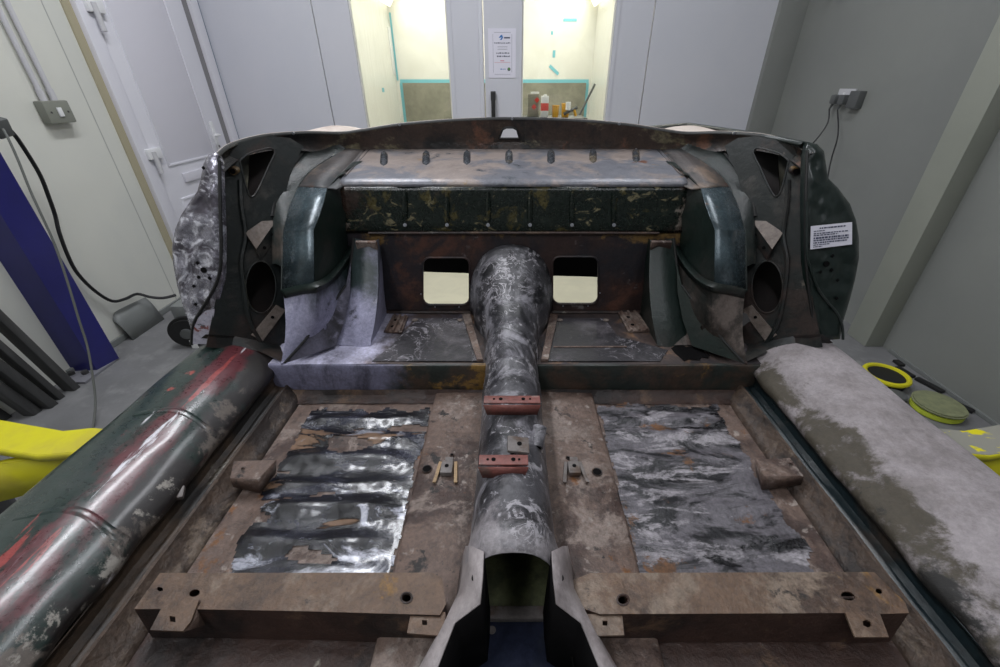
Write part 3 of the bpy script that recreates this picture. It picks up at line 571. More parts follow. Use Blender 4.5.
# ---- grey sheet offcut, machine behind the car
sh = [(101, 340), (112, 339), (126, 335), (146, 319)]
base = [atr(x, y, z=.0005) for x, y in sh]; hts = [.13, .15, .17, .155]
base = [Vector((max(b.x, XL + .06), b.y, .0005)) for b in base]
tag(loft('sheet_offcut', [cr(base, 4), cr([b + Vector((-.03, 0, hh * .7)) for b, hh in zip(base, hts)], 4), cr([b + Vector((-.055, .0, hh)) for b, hh in zip(base, hts)], 4)], M['greysheet'], th=.004), 'curved grey sheet offcut standing against the cream wall', 'sheet')
mc = atr(203, 340, z=0)
mo = thing('vacuum_machine', (mc.x, mc.y, 0), 'grey and black wheeled machine on the floor behind the silver panel', 'machine')
box('body', (mc.x - .03, mc.y + .1, .15), (.13, .26, .18), M['greysheet'], mo, bev=.03)
cyl('wheel', (mc.x - .01, mc.y - .06, .095), .095, .05, M['rubber'], mo, axis=(.3, -1, 0), bev=.015, seg=28)
cyl('wheel_hub', (mc.x - .0, mc.y - .09, .095), .03, .02, M['dgrey'], mo, axis=(.3, -1, 0), bev=.004)
cyl('wheel', (mc.x - .02, mc.y + .25, .09), .09, .05, M['rubber'], mo, axis=(.3, -1, 0), bev=.012, seg=24)
box('label_plate', (mc.x + .05, mc.y - .128, .05), (.035, .004, .05), M['white'], mo, bev=.001)
tube('handle', [(mc.x - .03, mc.y + .05, .235), (mc.x - .03, mc.y + .05, .27), (mc.x - .03, mc.y + .17, .27), (mc.x - .03, mc.y + .17, .235)], .008, M['dgrey'], mo)
# ---- right wall: socket, plugs
s0 = atr(852, 99, X=XR)
so = thing('wall_socket', (XR, s0.y, s0.z - .05), 'cream double wall socket on grey wall with two plugs in it', 'socket')
slab('plate', XR - .012, XR, s0.y - .02, s0.y + .13, s0.z - .035, s0.z + .055, M['pvc'], so, bev=.003)
tag(slab('fused_spur_box', XR - .045, XR, s0.y - .11, s0.y - .025, s0.z - .05, s0.z + .045, M['dgrey'], bev=.006), 'dark grey square box on grey wall beside the double socket', 'box')
for i, (dy, px, py, lb) in enumerate(((.11, 0, 0, 'dark rounded plug in double socket, thin cable to the car'), (.03, 0, 0, 'dark square plug in double socket, cable hanging straight down'))):
    o = thing('plug', (XR - .012, s0.y + dy, s0.z - .02), lb, 'plug', 'plugs in the wall socket')
    c0 = Vector((XR - .012, s0.y + dy, s0.z))
    box('body', c0 + Vector((-.02, 0, -.005)), (.04, .052, .055), M['dgrey'], o, bev=.014 if i == 0 else .005)
    tube('strain_relief', [c0 + Vector((-.025, 0, -.03)), c0 + Vector((-.03, .008, -.06))], [.008, .005], M['dgrey'], o)
    if i == 0: pp = [c0 + Vector((-.03, .008, -.06)), atr(828, 122, X=XR - .06), atr(820, 135, X=XR - .1), atr(810, 147, X=XR - .14), atr(800, 165, X=XR - .2), atr(795, 200, X=XR - .3)]
    else: pp = [c0 + Vector((-.03, .008, -.06)), atr(838, 135, X=XR - .05), atr(830, 165, X=XR - .06), atr(822, 215, X=XR - .07), atr(815, 260, X=XR - .08)]
    pp.append(Vector((pp[-1].x - .02, pp[-1].y + .02, .005)))
    tube('cord', pp, .0042, M['cable'], o, n=4)
slab('switch', XR - .018, XR - .012, s0.y + .06, s0.y + .075, s0.z + .015, s0.z + .035, M['white'], so, bev=.002)
q = atr(843, -14, X=XR)
wo = thing('wall_bracket', (XR, q.y, q.z), 'dark wall bracket high on the grey wall above the socket', 'bracket')
slab('back_plate', XR - .01, XR, q.y - .1, q.y + .1, q.z - .03, q.z + .1, M['rubber'], wo, bev=.003)
for dy in (-.07, .06): slab('hook', XR - .06, XR - .008, q.y + dy - .02, q.y + dy + .02, q.z - .03, q.z - .005, M['rubber'], wo, bev=.004)
# ---- polishing pads on the floor by the right wall
def pad(px, py, r, h_, lb, mtop, mside, ring=False, z=0.0):
    c = atr(px, py, z=z + h_)
    c = Vector((min(c.x, XR - .015 - r), c.y, 0))
    o = thing('polishing_pad', (c.x, c.y, z), lb, 'polishing pad', 'polishing pads by the grey wall')
    cyl('base', (c.x, c.y, z + h_ * .35), r * .97, h_ * .7, M[mside], o, seg=32, bev=.006, lift=False)
    if ring:
        tube('yellow_rim', [(c.x + r * math.cos(a), c.y + r * math.sin(a), z + h_ - .006) for a in [2 * math.pi * k / 32 for k in range(33)]], .012, M['yellow'], o)
        cyl('face', (c.x, c.y, z + h_ * .78), r * .93, h_ * .2, M[mtop], o, seg=32, bev=.002, lift=False)
    else: cyl('face', (c.x, c.y, z + h_ * .82), r, h_ * .35, M[mtop], o, seg=32, bev=.008, lift=False)
pad(940, 403, .10, .045, 'olive foam polishing pad with lime edge on floor', 'olivepad', 'limepad')
pad(887, 374, .09, .05, 'black polishing pad with yellow rim on floor', 'rubber', 'rubber', True)
pad(897, 394, .045, .03, 'plain dark grey polishing pad on floor between two larger pads', 'dgrey', 'dgrey')
for i, (x, y, ln) in enumerate(((899, 363, .05), (905, 372, .09), (940, 385, .12), (963, 403, .14))):
    q = atr(x, y, z=.008); tag(box('dark_offcut', (min(q.x, XR - .05), q.y, .008), (.03, ln, .014), M['rubber'], rot=(0, 0, .15 * i), bev=.003), 'small dark strip of debris lying along the grey wall base', 'debris', 'debris along the wall base')
# ---- lift arms
def arm(s, worn):
    m = M['yellow'] if not worn else M['yellow_worn']
    sd = 'yellow-painted left' if not worn else 'worn grey-yellow right'
    o = thing('lift_arm', (s * 1.0, .9, .40), ('bright yellow' if not worn else 'worn grey and yellow') + ' lift arm reaching under the ' + ('dark green' if not worn else 'chalky') + ' sill', 'lift arm')
    zt = .45
    T = [atr(0 if 1 else 0, 420, z=zt), atr(63, 431, z=zt), atr(92, 428, z=zt)]
    B = [atr(0, 449, z=zt), atr(38, 455, z=zt), atr(72, 452, z=zt)]
    e1 = T[0] + (T[0] - T[1]).normalized() * .35; e2 = B[0] + (B[0] - B[1]).normalized() * .35
    T = [e1] + T + [Vector((-.66, T[2].y - .05, zt))]; B = [e2] + B + [Vector((-.66, B[2].y - .02, zt))]
    if s > 0: T = [mir(p) for p in T]; B = [mir(p) for p in B]
    plate('top_plate', T + B[::-1], [], .008, m, o, toward=(0, .5, 5), lift=False)
    loft('front_lip', [[p + Vector((0, -.001, -.001)) for p in B], [p + Vector((0, -.001, -.022)) for p in B]], M['yellow'], o, th=.005)
    loft('back_web', [[p + Vector((0, -.004, -.002)) for p in T], [p + Vector((0, -.004, -.08)) for p in T]], m, o, th=.005)
    pd = Vector((s * .69 + (0 if s < 0 else .02), (T[-1].y + B[-1].y) / 2, 0))
    cyl('pad_post', (pd.x, pd.y, .495), .025, .10, M['steel'], o, lift=False)
    cyl('rubber_pad', (pd.x, pd.y, .5475), .055, .022, M['rubber'], o, lift=False)
    ed_ = (T[0] + B[0]) / 2; cyl('pivot_post', (ed_.x, ed_.y, .2205), .05, .441, M['steel'], o, lift=False, bev=.004)
    cyl('pivot_foot', (ed_.x, ed_.y, .01), .11, .02, M['plategrey'], o, lift=False)
    o2 = thing('lift_arm', (s * 1.2, .7, .3), ('bright yellow' if not worn else 'worn yellow') + ' lower lift arm crossing in front of the ' + ('yellow' if not worn else 'grey') + ' upper arm', 'lift arm')
    A = [atr(-60, 479, z=.40), atr(0, 465, z=.40), atr(38, 458, z=.40), atr(70, 454, z=.40), Vector((-.72, .80, .40))]
    if s > 0: A = [mir(p) for p in A]
    loft('front_web', [A, [p + Vector((0, -.01, -.115)) for p in A]], M['yellow'], o2, th=.006)
    loft('top_web', [A, [p + Vector((0, .018, 0.0)) for p in A]], M['yellow'], o2, th=.006)
arm(-1, False); arm(1, True)
# ---- masking paper behind the car
P_ = [[Vector((x, y, .004 + .006 * noise.noise(Vector((x * 3, y * 3, 1))) + .006)) for x in [-.9 + .06 * i for i in range(31)]] for y in [2.45 + .06 * k for k in range(22)]]
tag(loft('masking_paper', P_, M['creamsheet'], th=.002), 'cream masking paper spread on the floor behind the car', 'paper')
# ---- ceiling battens
for i, (x, y, p) in enumerate(TUBES):
    o = thing('batten_lamp', (x, y, CEIL), 'white fluorescent batten lamp fixed under the ceiling', 'lamp', 'ceiling batten lamps')
    slab('housing', x - .08, x + .08, y - .9, y + .9, CEIL - .07, CEIL, M['white'], o, bev=.01)
    for dx in (-.05, .05): tube('tube', [(x + dx, y - .85, CEIL - .10), (x + dx, y + .85, CEIL - .10)], .014, M['tubeface'], o, sides=10)
    for yy in (-.87, .87): slab('end_cap', x - .08, x + .08, y + yy - .02, y + yy + .02, CEIL - .125, CEIL - .06, M['white'], o, bev=.004)

# ================================================================ CAR BODY SHELL
CAR = thing('car_body_shell', (.01, .95, .56), 'stripped rusty open car body shell raised on the yellow lift arms', 'car body')
CAR_INV = Matrix.Translation(CAR.location).inverted()
FZ = .42
def P(*ps): return [at(a[0], a[1], **a[2]) for a in ps]
def yY(Y0, lst): return [at(x, y, Y=Y0) for x, y in lst]
def zZ(z0, lst): return [at(x, y, z=z0) for x, y in lst]
# ---- floor pans with pressed ribs, bitumen pads on them
RIBS = [.388, .432, .500, .556, .620, .684, .742]
def ribh(ax, Y, s):
    e = max(0, min(1, (ax - .212) / .06)) * max(0, min(1, (.492 - ax) / .04))
    h = 0
    for k, r in enumerate(RIBS):
        wd = (.015, .019, .021, .014, .018, .016, .013)[k]
        d = (Y - r - .014 * noise.noise(Vector((ax * 7, r * 20, s * 3)))) / wd
        h += math.exp(-d * d) * (.55 + .6 * abs(noise.noise(Vector((ax * 4, r * 31, s * 2 + 1)))) + .25 * ((k * 7) % 3))
    n = .0032 * noise.noise(Vector((ax * 16, Y * 24, s))) + .003 * noise.noise(Vector((ax * 5, Y * 6, s + 5)))
    return (.0095 if s < 0 else .006) * h * e + n * e
for s in (-1, 1):
    nx, ny = 58, 130
    xs = [.185 + (.56 - .185) * i / nx for i in range(nx + 1)]; ys = [-.25 + (.845 + .25) * j / ny for j in range(ny + 1)]
    rows = [[Vector((MIR + s * x, y, FZ + ribh(x, y, s))) for x in xs] for y in ys]
    kf = next(k for k, yv in enumerate(ys) if yv > .30)
    loft('front_floor', rows[:kf + 1], M['brown_dark'], CAR, th=.002)
    fp = loft('floor_pan', rows[kf:], M['brown'], CAR, th=.002)
    vs = []; fs = []; idx = {}
    nx, ny = 90, 130
    def keep(x, y):
        n = .018 * noise.fractal(Vector((x * 22, y * 22, s * 4)), 1, 2, 4)
        lim = .492 - (.02 if s < 0 else .0) * (1 - (y - .36) / .4)
        up = .775 if s < 0 else .79
        if s < 0 and noise.noise(Vector((x * 7 + 3, y * 26, 2.2))) > .42: return False
        return .203 + n * .4 < x < lim + n and .335 + n < y < up + n
    for j in range(ny):
        for i in range(nx):
            x0 = .19 + .35 * i / nx; x1 = .19 + .35 * (i + 1) / nx; y0 = .05 + .77 * j / ny; y1 = .05 + .77 * (j + 1) / ny
            if keep((x0 + x1) / 2, (y0 + y1) / 2):
                f = []
                for x, y in ((x0, y0), (x1, y0), (x1, y1), (x0, y1)):
                    k = (round(x, 5), round(y, 5))
                    if k not in idx: idx[k] = len(vs); vs.append((MIR + s * x, y, FZ + ribh(x, y, s) + .0028 + .0008 * noise.noise(Vector((x * 60, y * 60, 0)))))
                    f.append(idx[k])
                fs.append(tuple(f))
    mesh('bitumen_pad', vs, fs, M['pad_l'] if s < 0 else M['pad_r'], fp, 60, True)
    # raised strip beside the tunnel
    rows = []
    for k in range(40):
        y = -.2 + 1.03 * k / 39; xi = .052 if y > .32 else .052 + min(.07, (.32 - y) * .7)
        rows.append([Vector((MIR + s * max(x, xi), y, z + .0012 * noise.noise(Vector((x * 20, y * 20, s))))) for x, z in ((.052, FZ + .018), (.09, FZ + .016), (.15, FZ + .0155), (.192, FZ + .015), (.1965, FZ + .012), (.198, FZ - .001))])
    st = loft('floor_strip', rows, M['brown'], CAR, smooth=50)
    for (px, py, r) in (((427, 469, .0095),) if s < 0 else ((597, 472, .0095),)) + (((452, 455, .004),) if s < 0 else ((568, 458, .004),)):
        c = at(px, py, z=FZ + .0165)
        cyl('drain_hole', c, r, .0016, M['black'], st, bev=0)
        tube('hole_rim', [c + Vector((math.cos(a) * r, math.sin(a) * r, .0006)) for a in [k * math.pi / 8 for k in range(17)]], .0012, M['brown_dark'], st, sides=5)
    # seat bolt brackets
    q = at(447 if s < 0 else 574, 470, z=FZ + .02)
    b = box('seat_bracket', q + Vector((0, 0, .004)), (.024, .03, .012), M['galv'], CAR, bev=.003)
    cyl('bracket_hole', q + Vector((0, .002, .0103)), .004, .0012, M['black'], b, bev=0)
    for dx in (-.018, .018):
        box('bracket_leg', q + Vector((dx, -.006, .001)), (.007, .052, .004), M['tan_weld'] if s < 0 else M['galv'], b, rot=(0, 0, dx * (6 if s < 0 else 9)), bev=.0015)
    box('bracket_tab', q + Vector((.002, .022, .002)), (.016, .014, .006), M['galv'], b, rot=(.5, 0, 0), bev=.001)
# loose scraps on the floor
sc_ = [((470, 545), .03, .012), ((462, 552), .035, .01)]
# ---- heel board
for s in (-1, 1):
    xs = [.055 + (.60 - .055) * i / 60 for i in range(61)]
    prof = [(.833 - .022, FZ + .001), (.833 - .02, FZ + .012), (.833 - .004, FZ + .02), (.8335, FZ + .006), (.833, FZ + .06), (.832, .506), (.835, .512), (.842, .5135)]
    hbm = [[Vector((MIR + s * x, y + .003 * noise.noise(Vector((x * 12, z * 20, s + 3))), z)) for x in xs] for y, z in ((.797, FZ + .0035), (.806, FZ + .004), (.822, FZ + .010), (.829, FZ + .022))]
    loft('heel_foot', hbm, M['brown_dark'], CAR, smooth=40)
    prof = prof[3:]
    loft('heel_board', [[Vector((MIR + s * x, y + .002 * noise.noise(Vector((x * 9, z * 20, s))), z)) for x in xs] for y, z in prof], M['heel'], CAR, smooth=40)
# ---- rear shelf
for s in (-1, 1):
    xs = [.05 + .56 * i / 50 for i in range(51)]; ys = [.838 + .275 * j / 24 for j in range(25)]
    shf = loft('rear_shelf', [[Vector((MIR + s * x, y, .5135 + .0015 * noise.noise(Vector((x * 9, y * 9, s))))) for x in xs] for y in ys], M['shelf'], CAR)
    poly = [(372, 361), (478, 361), (472, 342), (466, 330), (468, 318), (418, 318), (406, 330), (392, 345)] if s < 0 else [(547, 361), (660, 361), (668, 350), (640, 342), (618, 336), (604, 318), (552, 318), (548, 335), (541, 345)]
    if s < 0:
        plate('shelf_coating', zZ(.5165, poly), [], .0015, M['shelf_pad'], shf)
    else:
        plate('shelf_coating', zZ(.5165, poly), [], .0015, M['shelf_pad'], shf)
        hp_ = [(671, 348), (675, 346), (677, 344), (683, 345), (686, 347), (692, 346), (697, 349), (703, 350), (706, 354), (710, 355), (708, 358), (702, 357), (699, 360), (690, 359), (684, 361), (680, 357), (675, 353)]
        plate('rust_hole', zZ(.5150, hp_), [], .0006, M['black'], shf)
        box('raised_seam', at(590, 347, z=.5165), (.19, .006, .004), M['brown'], shf, bev=.001)
    # ribbed pressing near gusset
    q0 = zZ(.514, [(384, 333), (402, 334), (408, 318), (393, 317)] if s < 0 else [(628, 333), (650, 332), (637, 313), (618, 314)])
    pr = plate('pressed_plate', [p + Vector((0, 0, .006)) for p in q0], [], .005, M['brown'], shf)
    for t in (.15, .5, .85):
        tube('pressed_rib', [lp(q0[0], q0[1], t) + Vector((0, 0, .008)), lp(q0[3], q0[2], t) + Vector((0, 0, .008))], .004, M['brown'], pr, sides=6)
    for t in (.3, .7):
        c = lp(lp(q0[0], q0[1], .35), lp(q0[3], q0[2], .35), t); cyl('plate_hole', c + Vector((.008 * 0, 0, .0068)), .005, .001, M['black'], pr, bev=0)
    for px in ((415, 460) if s < 0 else (560, 606)):
        cyl('grommet', at(px, 320, z=.518), .008, .003, M['beige_bare'], shf, bev=.001)
    # tunnel side flange on shelf
    fl_ = zZ(.514, [(477, 362), (483, 362), (470, 316), (462, 316)] if s < 0 else [(541, 362), (548, 362), (558, 316), (550, 316)])
    plate('tunnel_flange', [p + Vector((0, 0, .008)) for p in fl_], [], .007, M['brown'], shf)
# ---- lower rear bulkhead with two access openings
BYY = 1.1075
def bz(py): return at(510, py, Y=BYY).z
def bx_at(px, py): return at(px, py, Y=BYY).x
def hole_px(x0, y0, x1, y1): return [at(x, y, Y=BYY) for x, y in rrect(x0, y0, x1, y1, 7)]
lb_out = [Vector((-.47, BYY, .50)), Vector((.49, BYY, .50)), Vector((.49, BYY, .763)), Vector((-.47, BYY, .763))]
hl = hole_px(423.5, 258, 469, 304); hr = hole_px(553, 257, 597.5, 303)
bulk = plate('lower_bulkhead', lb_out, [hl, hr], .002, M['bulk'], CAR, toward=(0, 0, .65))
for hh in (hl, hr):
    c = sum(hh, Vector()) / len(hh)
    tube('opening_lip', [p + Vector((0, -.002, 0)) + (p - c) * .03 for p in hh + hh[:1]], .003, M['bulk'], bulk, sides=6)
for px, py in ((421, 294), (472, 294), (435, 307), (459, 307), (549, 293), (600, 293), (563, 306), (588, 306)):
    cyl('screw_hole', at(px, py, Y=BYY - .0015), .0022, .002, M['silver'], bulk, axis=(0, 1, 0), bev=0, seg=8)
tube('weld_seam', [Vector((-.38, BYY - .004, .757)), Vector((0, BYY - .005, .758)), Vector((.40, BYY - .004, .757))], .004, M['brown_dark'], bulk, n=6, sides=6)
tube('weld_seam', [Vector((-.38, BYY - .004, .517)), Vector((-.1, BYY - .005, .517))], .005, M['brown_dark'], bulk, sides=6)
tube('weld_seam', [Vector((.12, BYY - .004, .517)), Vector((.40, BYY - .004, .517))], .005, M['brown_dark'], bulk, sides=6)
# ---- upper bulkhead and ledge
xs = [-.44 + .90 * i / 70 for i in range(71)]
def slotd(x):
    return 0.0
up_prof = [(1.1055, .758), (1.104, .766), (1.109, .785), (1.117, .83), (1.123, .862), (1.126, .872)]
upb = loft('upper_bulkhead', [[Vector((x, y + .0025 * noise.noise(Vector((x * 8, z * 12, 3))), z)) for x in xs] for y, z in up_prof], M['upper'], CAR, smooth=60, th=.002)
lg_prof = [(1.126, .872), (1.130, .880), (1.138, .886), (1.152, .8895), (1.20, .8955), (1.30, .910), (1.41, .926)]
ledge = loft('ledge', [[Vector((x * (1 + .06 * (y - 1.126)), y, z + .002 * noise.noise(Vector((x * 7, y * 7, 1))))) for x in xs] for y, z in lg_prof], M['ledge'], CAR, smooth=60, th=.002)
def onledge(px, py):
    pl_ = None
    for k in range(3, len(lg_prof) - 1):
        (ya, za), (yb, zb) = lg_prof[k], lg_prof[k + 1]
        d = ray(px, py); mz = (zb - za) / (yb - ya)
        t = (za - mz * ya - 1.1) / (d[2] - mz * d[1])
        if ya - 1e-3 <= d[1] * t <= yb + 1e-3: return Vector((d[0] * t, d[1] * t, 1.1 + d[2] * t))
    return at(px, py, Y=1.25)
for px, py in ((384, 159), (426, 158.5), (467, 158), (509, 157.5), (551, 157), (593, 156.5), (636, 156)):
    c = onledge(px, py); slope = .06
    rows = []
    for k in range(9):
        t = -1 + 2 * k / 8; y = t * .066; ww = .0125 * math.sqrt(max(.02, 1 - abs(t) ** 6))
        hgt = .003 + .008 * (1 - (t - .3) ** 2 * .5)
        rows.append([c + Vector((ww * math.cos(a) + (c.x * .04 * t), y, -.003 + hgt * math.sin(a) + y * .14)) for a in [math.pi * j / 8 for j in range(9)]])
    loft('pressed_slot', rows, M['slot'], ledge, smooth=60)
for px in (405, 447, 488, 530, 572, 614):
    def up(py):
        return at(px, py, Y=1.118)
    a_ = at(px, 224, Y=1.103); 
    sl = tube('pressed_rib', [at(px, 222, Y=1.108), at(px, 208, Y=1.112), at(px, 192, Y=1.119)], [.007, .008, .005], M['upper'], upb, sides=8)
    cyl('stud', at(px, 225, Y=1.099), .005, .006, M['silver'], upb, axis=(0, -1, .3), bev=.002, seg=10)
# ---- cockpit rear rail
rail_px = [(216, 153, .99), (226, 145, 1.04), (240, 139.5, 1.11), (256, 135.5, 1.17), (272, 133, 1.225), (306, 131, 1.32), (340, 131.5, 1.385), (364, 128.5, 1.405), (400, 123, 1.415), (440, 119.5, 1.42), (480, 117.5, 1.425), (512, 117, 1.43)]
rt = [at(x, y, Y=Y) for x, y, Y in rail_px]
rail_l = [p for p in rt]; rail_top = rail_l[:-1] + [rt[-1]] + [mir(p) for p in reversed(rail_l[:-1])]
rail_top = cr(rail_top, 5)
nR = len(rail_top)
def rh(x):
    a = abs(x - MIR); return .100 if a < .40 else max(.034, .100 - (a - .40) * .24)
rows = [[], [], [], [], [], []]
for i, p in enumerate(rail_top):
    d = (rail_top[min(i + 1, nR - 1)] - rail_top[max(i - 1, 0)]); nrm = Vector((d.y, -d.x, 0)).normalized()   # towards the cockpit
    hgt = rh(p.x)
    jn = .004 * noise.noise(Vector((p.x * 7, p.y * 7, 0)))
    for k, (dn, dz) in enumerate(((.0, 0), (.005, -.002), (.006, -.007), (-.001 + jn, -.35 * hgt), (-.004 + jn, -.7 * hgt), (.006, -hgt))):
        rows[k].append(p + nrm * dn + Vector((0, 0, dz)))
# opening in the middle of the rail: leave those faces out
hx0, hx1 = at(499, 133, Y=1.43).x, at(520, 133, Y=1.43).x
vs = [v for r in rows[2:] for v in r]; fs = []
for i in range(3):
    for j in range(nR - 1):
        xm = (rows[2][j].x + rows[2][j + 1].x) / 2
        if i in (0, 1) and hx0 - .012 < xm < hx1 + .012: continue
        fs.append((i * nR + j, i * nR + j + 1, (i + 1) * nR + j + 1, (i + 1) * nR + j))
rail = mesh('rear_rail', vs, fs, M['rail'], CAR, 60, True)
loft('rail_lip', rows[:3], M['rail_lip'], rail, smooth=60)
js = [j for j in range(nR - 1) if hx0 - .012 < (rows[2][j].x + rows[2][j + 1].x) / 2 < hx1 + .012]
ja, jb = js[0], js[-1] + 1
yy_ = 1.437
oz = [(499, 138.5), (519.5, 138.5), (517, 129.5), (513, 127.5), (506, 127.5), (502.5, 129.5)]
zt_ = rows[2][ja].z; zb_ = rows[4][ja].z
out_ = [Vector((rows[2][ja].x, rows[2][ja].y + .004, zt_ + .003)), Vector((rows[2][jb].x, rows[2][jb].y + .004, zt_ + .003)), Vector((rows[4][jb].x, rows[4][jb].y + .004, zb_ - .003)), Vector((rows[4][ja].x, rows[4][ja].y + .004, zb_ - .003))]
ymid = sum(p.y for p in out_) / 4
out_ = [Vector((p.x, ymid + (p.y - ymid) , p.z)) for p in out_]
# striker plate with trapezoid opening (plane through the rail face)
def onface(px, py):
    (ya, za), (yb, zb) = (out_[0].y, out_[0].z), (out_[2].y, out_[2].z)
    d = ray(px, py); k = (yb - ya) / (zb - za); t = (ya - k * (za - 1.1)) / (d[1] - k * d[2]); return Vector((d[0] * t, d[1] * t, 1.1 + d[2] * t))
stk = plate('striker_plate', out_, [[onface(x, y) for x, y in oz]], .003, M['rail'], rail, toward=(0, 0, 1.05))
for i_ in range(6):
    a_, b_ = onface(*oz[i_]), onface(*oz[(i_ + 1) % 6])
    tube('opening_edge', [a_ + Vector((0, -.002, 0)), b_ + Vector((0, -.002, 0))], .0035, M['seal'], stk, sides=6)
for px in (291, 401, 510, 617, 733):
    i = min(range(nR), key=lambda k: abs((rail_top[k].x / rail_top[k].y * 418 * 1.0) - (px - 510) * .9))
    cyl('rivet', rows[2][i] + Vector((0, -.002, .003)), .004, .006, M['silver'], rail, axis=(0, -1, 0), bev=.001, seg=10)
# ---- rear deck, wings and tail (beige primer outside)
deck_rows = [[Vector(p) for p in rows[0]]]
for f_, zz in ((.04, -.012), (.12, -.022), (.25, -.026), (.45, -.04), (.75, -.08), (1.0, -.16)):
    r_ = []
    for p in rows[0]:
        a = (p.x - MIR); y = p.y + (2.2 - p.y) * f_
        x = MIR + a * (1 + .20 * math.sin(min(1, f_ * 1.6) * math.pi / 2) * (1 if f_ < .8 else .9))
        crest = (.030 * math.exp(-((abs(a) - .53) / .07) ** 2) if f_ > .05 else 0) * (1 if f_ < .5 else .6)
        dip = -.085 * math.exp(-(a / .30) ** 2)
        r_.append(Vector((x, y, p.z + zz + crest + dip)))
    deck_rows.append(r_)
vs = [v for r in deck_rows for v in r]; fs = []
for i in range(len(deck_rows) - 1):
    for j in range(nR - 1):
        ax_ = abs((rows[0][j].x + rows[0][j + 1].x) / 2 - MIR)
        if (0 < i < 5 and ax_ < .40) or (i == 0 and ax_ < .09): continue
        fs.append((i * nR + j, i * nR + j + 1, (i + 1) * nR + j + 1, (i + 1) * nR + j))
dk = mesh('rear_deck', vs, fs, M['wing'], CAR, 60, True)
md = dk.modifiers.new('thickness', 'SOLIDIFY'); md.thickness = .0015; md.offset = 0
tail = deck_rows[-1]
loft('tail_panel', [tail, [p + Vector((0, .06, -.2)) for p in tail], [p + Vector((0, .03, -.42)) for p in tail], [Vector((p.x, 2.14, .245 - .05 * (p.x > .0))) for p in tail]], M['cavity_brown'], CAR, th=.003)
loft('boot_darkness_sheet', [[Vector((-.7, 1.85, .80)), Vector((.72, 1.85, .80))], [Vector((-.7, 2.12, .24)), Vector((-.0, 2.12, .235))] and [Vector((-.7, 2.12, .235)), Vector((.72, 2.12, .19))]], M['black'], CAR, th=.003)  # unseen black sheet added so the bulkhead openings look dark inside
# ---- B-posts
bp_pl = Plane([(216, 155, 1.0), (175, 240, .93), (195, 340, .86), (222, 240, .93), (213, 342, .86)])
bo = [(216, 152.5), (208, 155), (203.5, 164), (201, 178), (197.5, 191), (189, 203), (181, 215), (175, 230), (172, 247), (173, 263), (177, 285), (183, 306), (190, 326), (194, 343), (214, 343), (219, 306), (223.5, 275), (224, 245), (222.5, 200), (221, 162)]
ro_px = [(807, 143), (817, 144), (824, 151), (828, 178), (838, 188), (850, 204), (856, 220), (859, 238), (859, 258), (855, 280), (850, 299), (843, 322), (840, 339), (818, 341), (811, 319), (804, 262), (803, 200), (804, 160)]
br_pl = Plane([(1024 - 216, 155, 1.0), (1024 - 175, 240, .93), (1024 - 195, 340, .86), (1024 - 222, 240, .93), (1024 - 213, 342, .86)])
def bulge_plate(name, outline, pl, m, amp):
    # pressed panel: triangulate outline with interior grid, push interior forward
    o2 = [Vector((x, y)) for x, y in outline]
    cx = sum(p.x for p in o2) / len(o2)
    pts = list(o2); n0 = len(pts); ed = [(i, (i + 1) % n0) for i in range(n0)]
    X0 = min(p.x for p in o2); X1 = max(p.x for p in o2); Y0 = min(p.y for p in o2); Y1 = max(p.y for p in o2)
    tl = [(p.x, p.y) for p in o2]
    def dist(p):
        best = 1e9
        for i in range(n0):
            a = o2[i]; b = o2[(i + 1) % n0]; ab = b - a; t = max(0, min(1, (p - a).dot(ab) / ab.length_squared)); best = min(best, (p - a - ab * t).length)
        return best
    y = Y0
    while y < Y1:
        x = X0
        while x < X1:
            q = Vector((x, y))
            if inside((x, y), tl) and dist(q) > 1.2: pts.append(q)
            x += 2.5
        y += 2.5
    vo, _, fc, _, _, _ = delaunay_2d_cdt(pts, ed, [], 0, 1e-6)
    vs = []; fs = []
    for q in vo:
        p = pl(q.x, q.y); dd = min(1, dist(q) / 7.0)
        ns = noise.noise(Vector((q.x * .09, q.y * .07, 2))) * .006 + noise.noise(Vector((q.x * .2, q.y * .2, 7))) * .002
        vs.append(p + Vector((0, -amp * math.sin(dd * math.pi / 2) + ns * dd, 0)))
    for f in fc:
        c = sum((vo[i] for i in f), Vector((0, 0))) / 3
        if inside((c.x, c.y), tl): fs.append(tuple(f))
    N = len(vs); vs2 = vs + [v + Vector((0, .012, 0)) for v in vs[:n0]]
    for i in range(n0): fs.append((i, (i + 1) % n0, N + (i + 1) % n0, N + i))
    return mesh(name, vs2, fs, m, CAR, 50, True)
bl = bulge_plate('b_post_panel', bo, bp_pl, M['bare'], .010)
bl['label'] = 'ground bare silver door post panel'
brp = bulge_plate('b_post_panel', ro_px, br_pl, M['green'], .008)
brp['label'] = 'dark green door post panel with a paper label'
def dots(par, pl, lst, m):
    for px, py, r in lst:
        c = pl(px, py) + Vector((0, -.0125, 0))
        cyl('bolt_hole', c, r, .002, m, par, axis=(0, 1, -.3), bev=0, seg=4 if r < .006 else 12)
dots(bl, bp_pl, [(201, 261, .0042), (207, 268, .0065), (202, 275, .0045), (213, 276, .0045), (197, 284, .0038), (199, 302, .004), (207, 167, .004)], M['black'])
dots(brp, br_pl, [(829, 254, .004), (823, 262, .0065), (828, 268, .0045), (817, 270, .004), (834, 278, .004), (833, 296, .004)], M['black'])
plate('primer_patch', [bp_pl(x, y) + Vector((0, -.014, 0)) for x, y in ((197, 326), (202, 315), (209, 308), (218, 306), (214, 341), (196.5, 341))], [], .002, M['prim_patch'], bl)
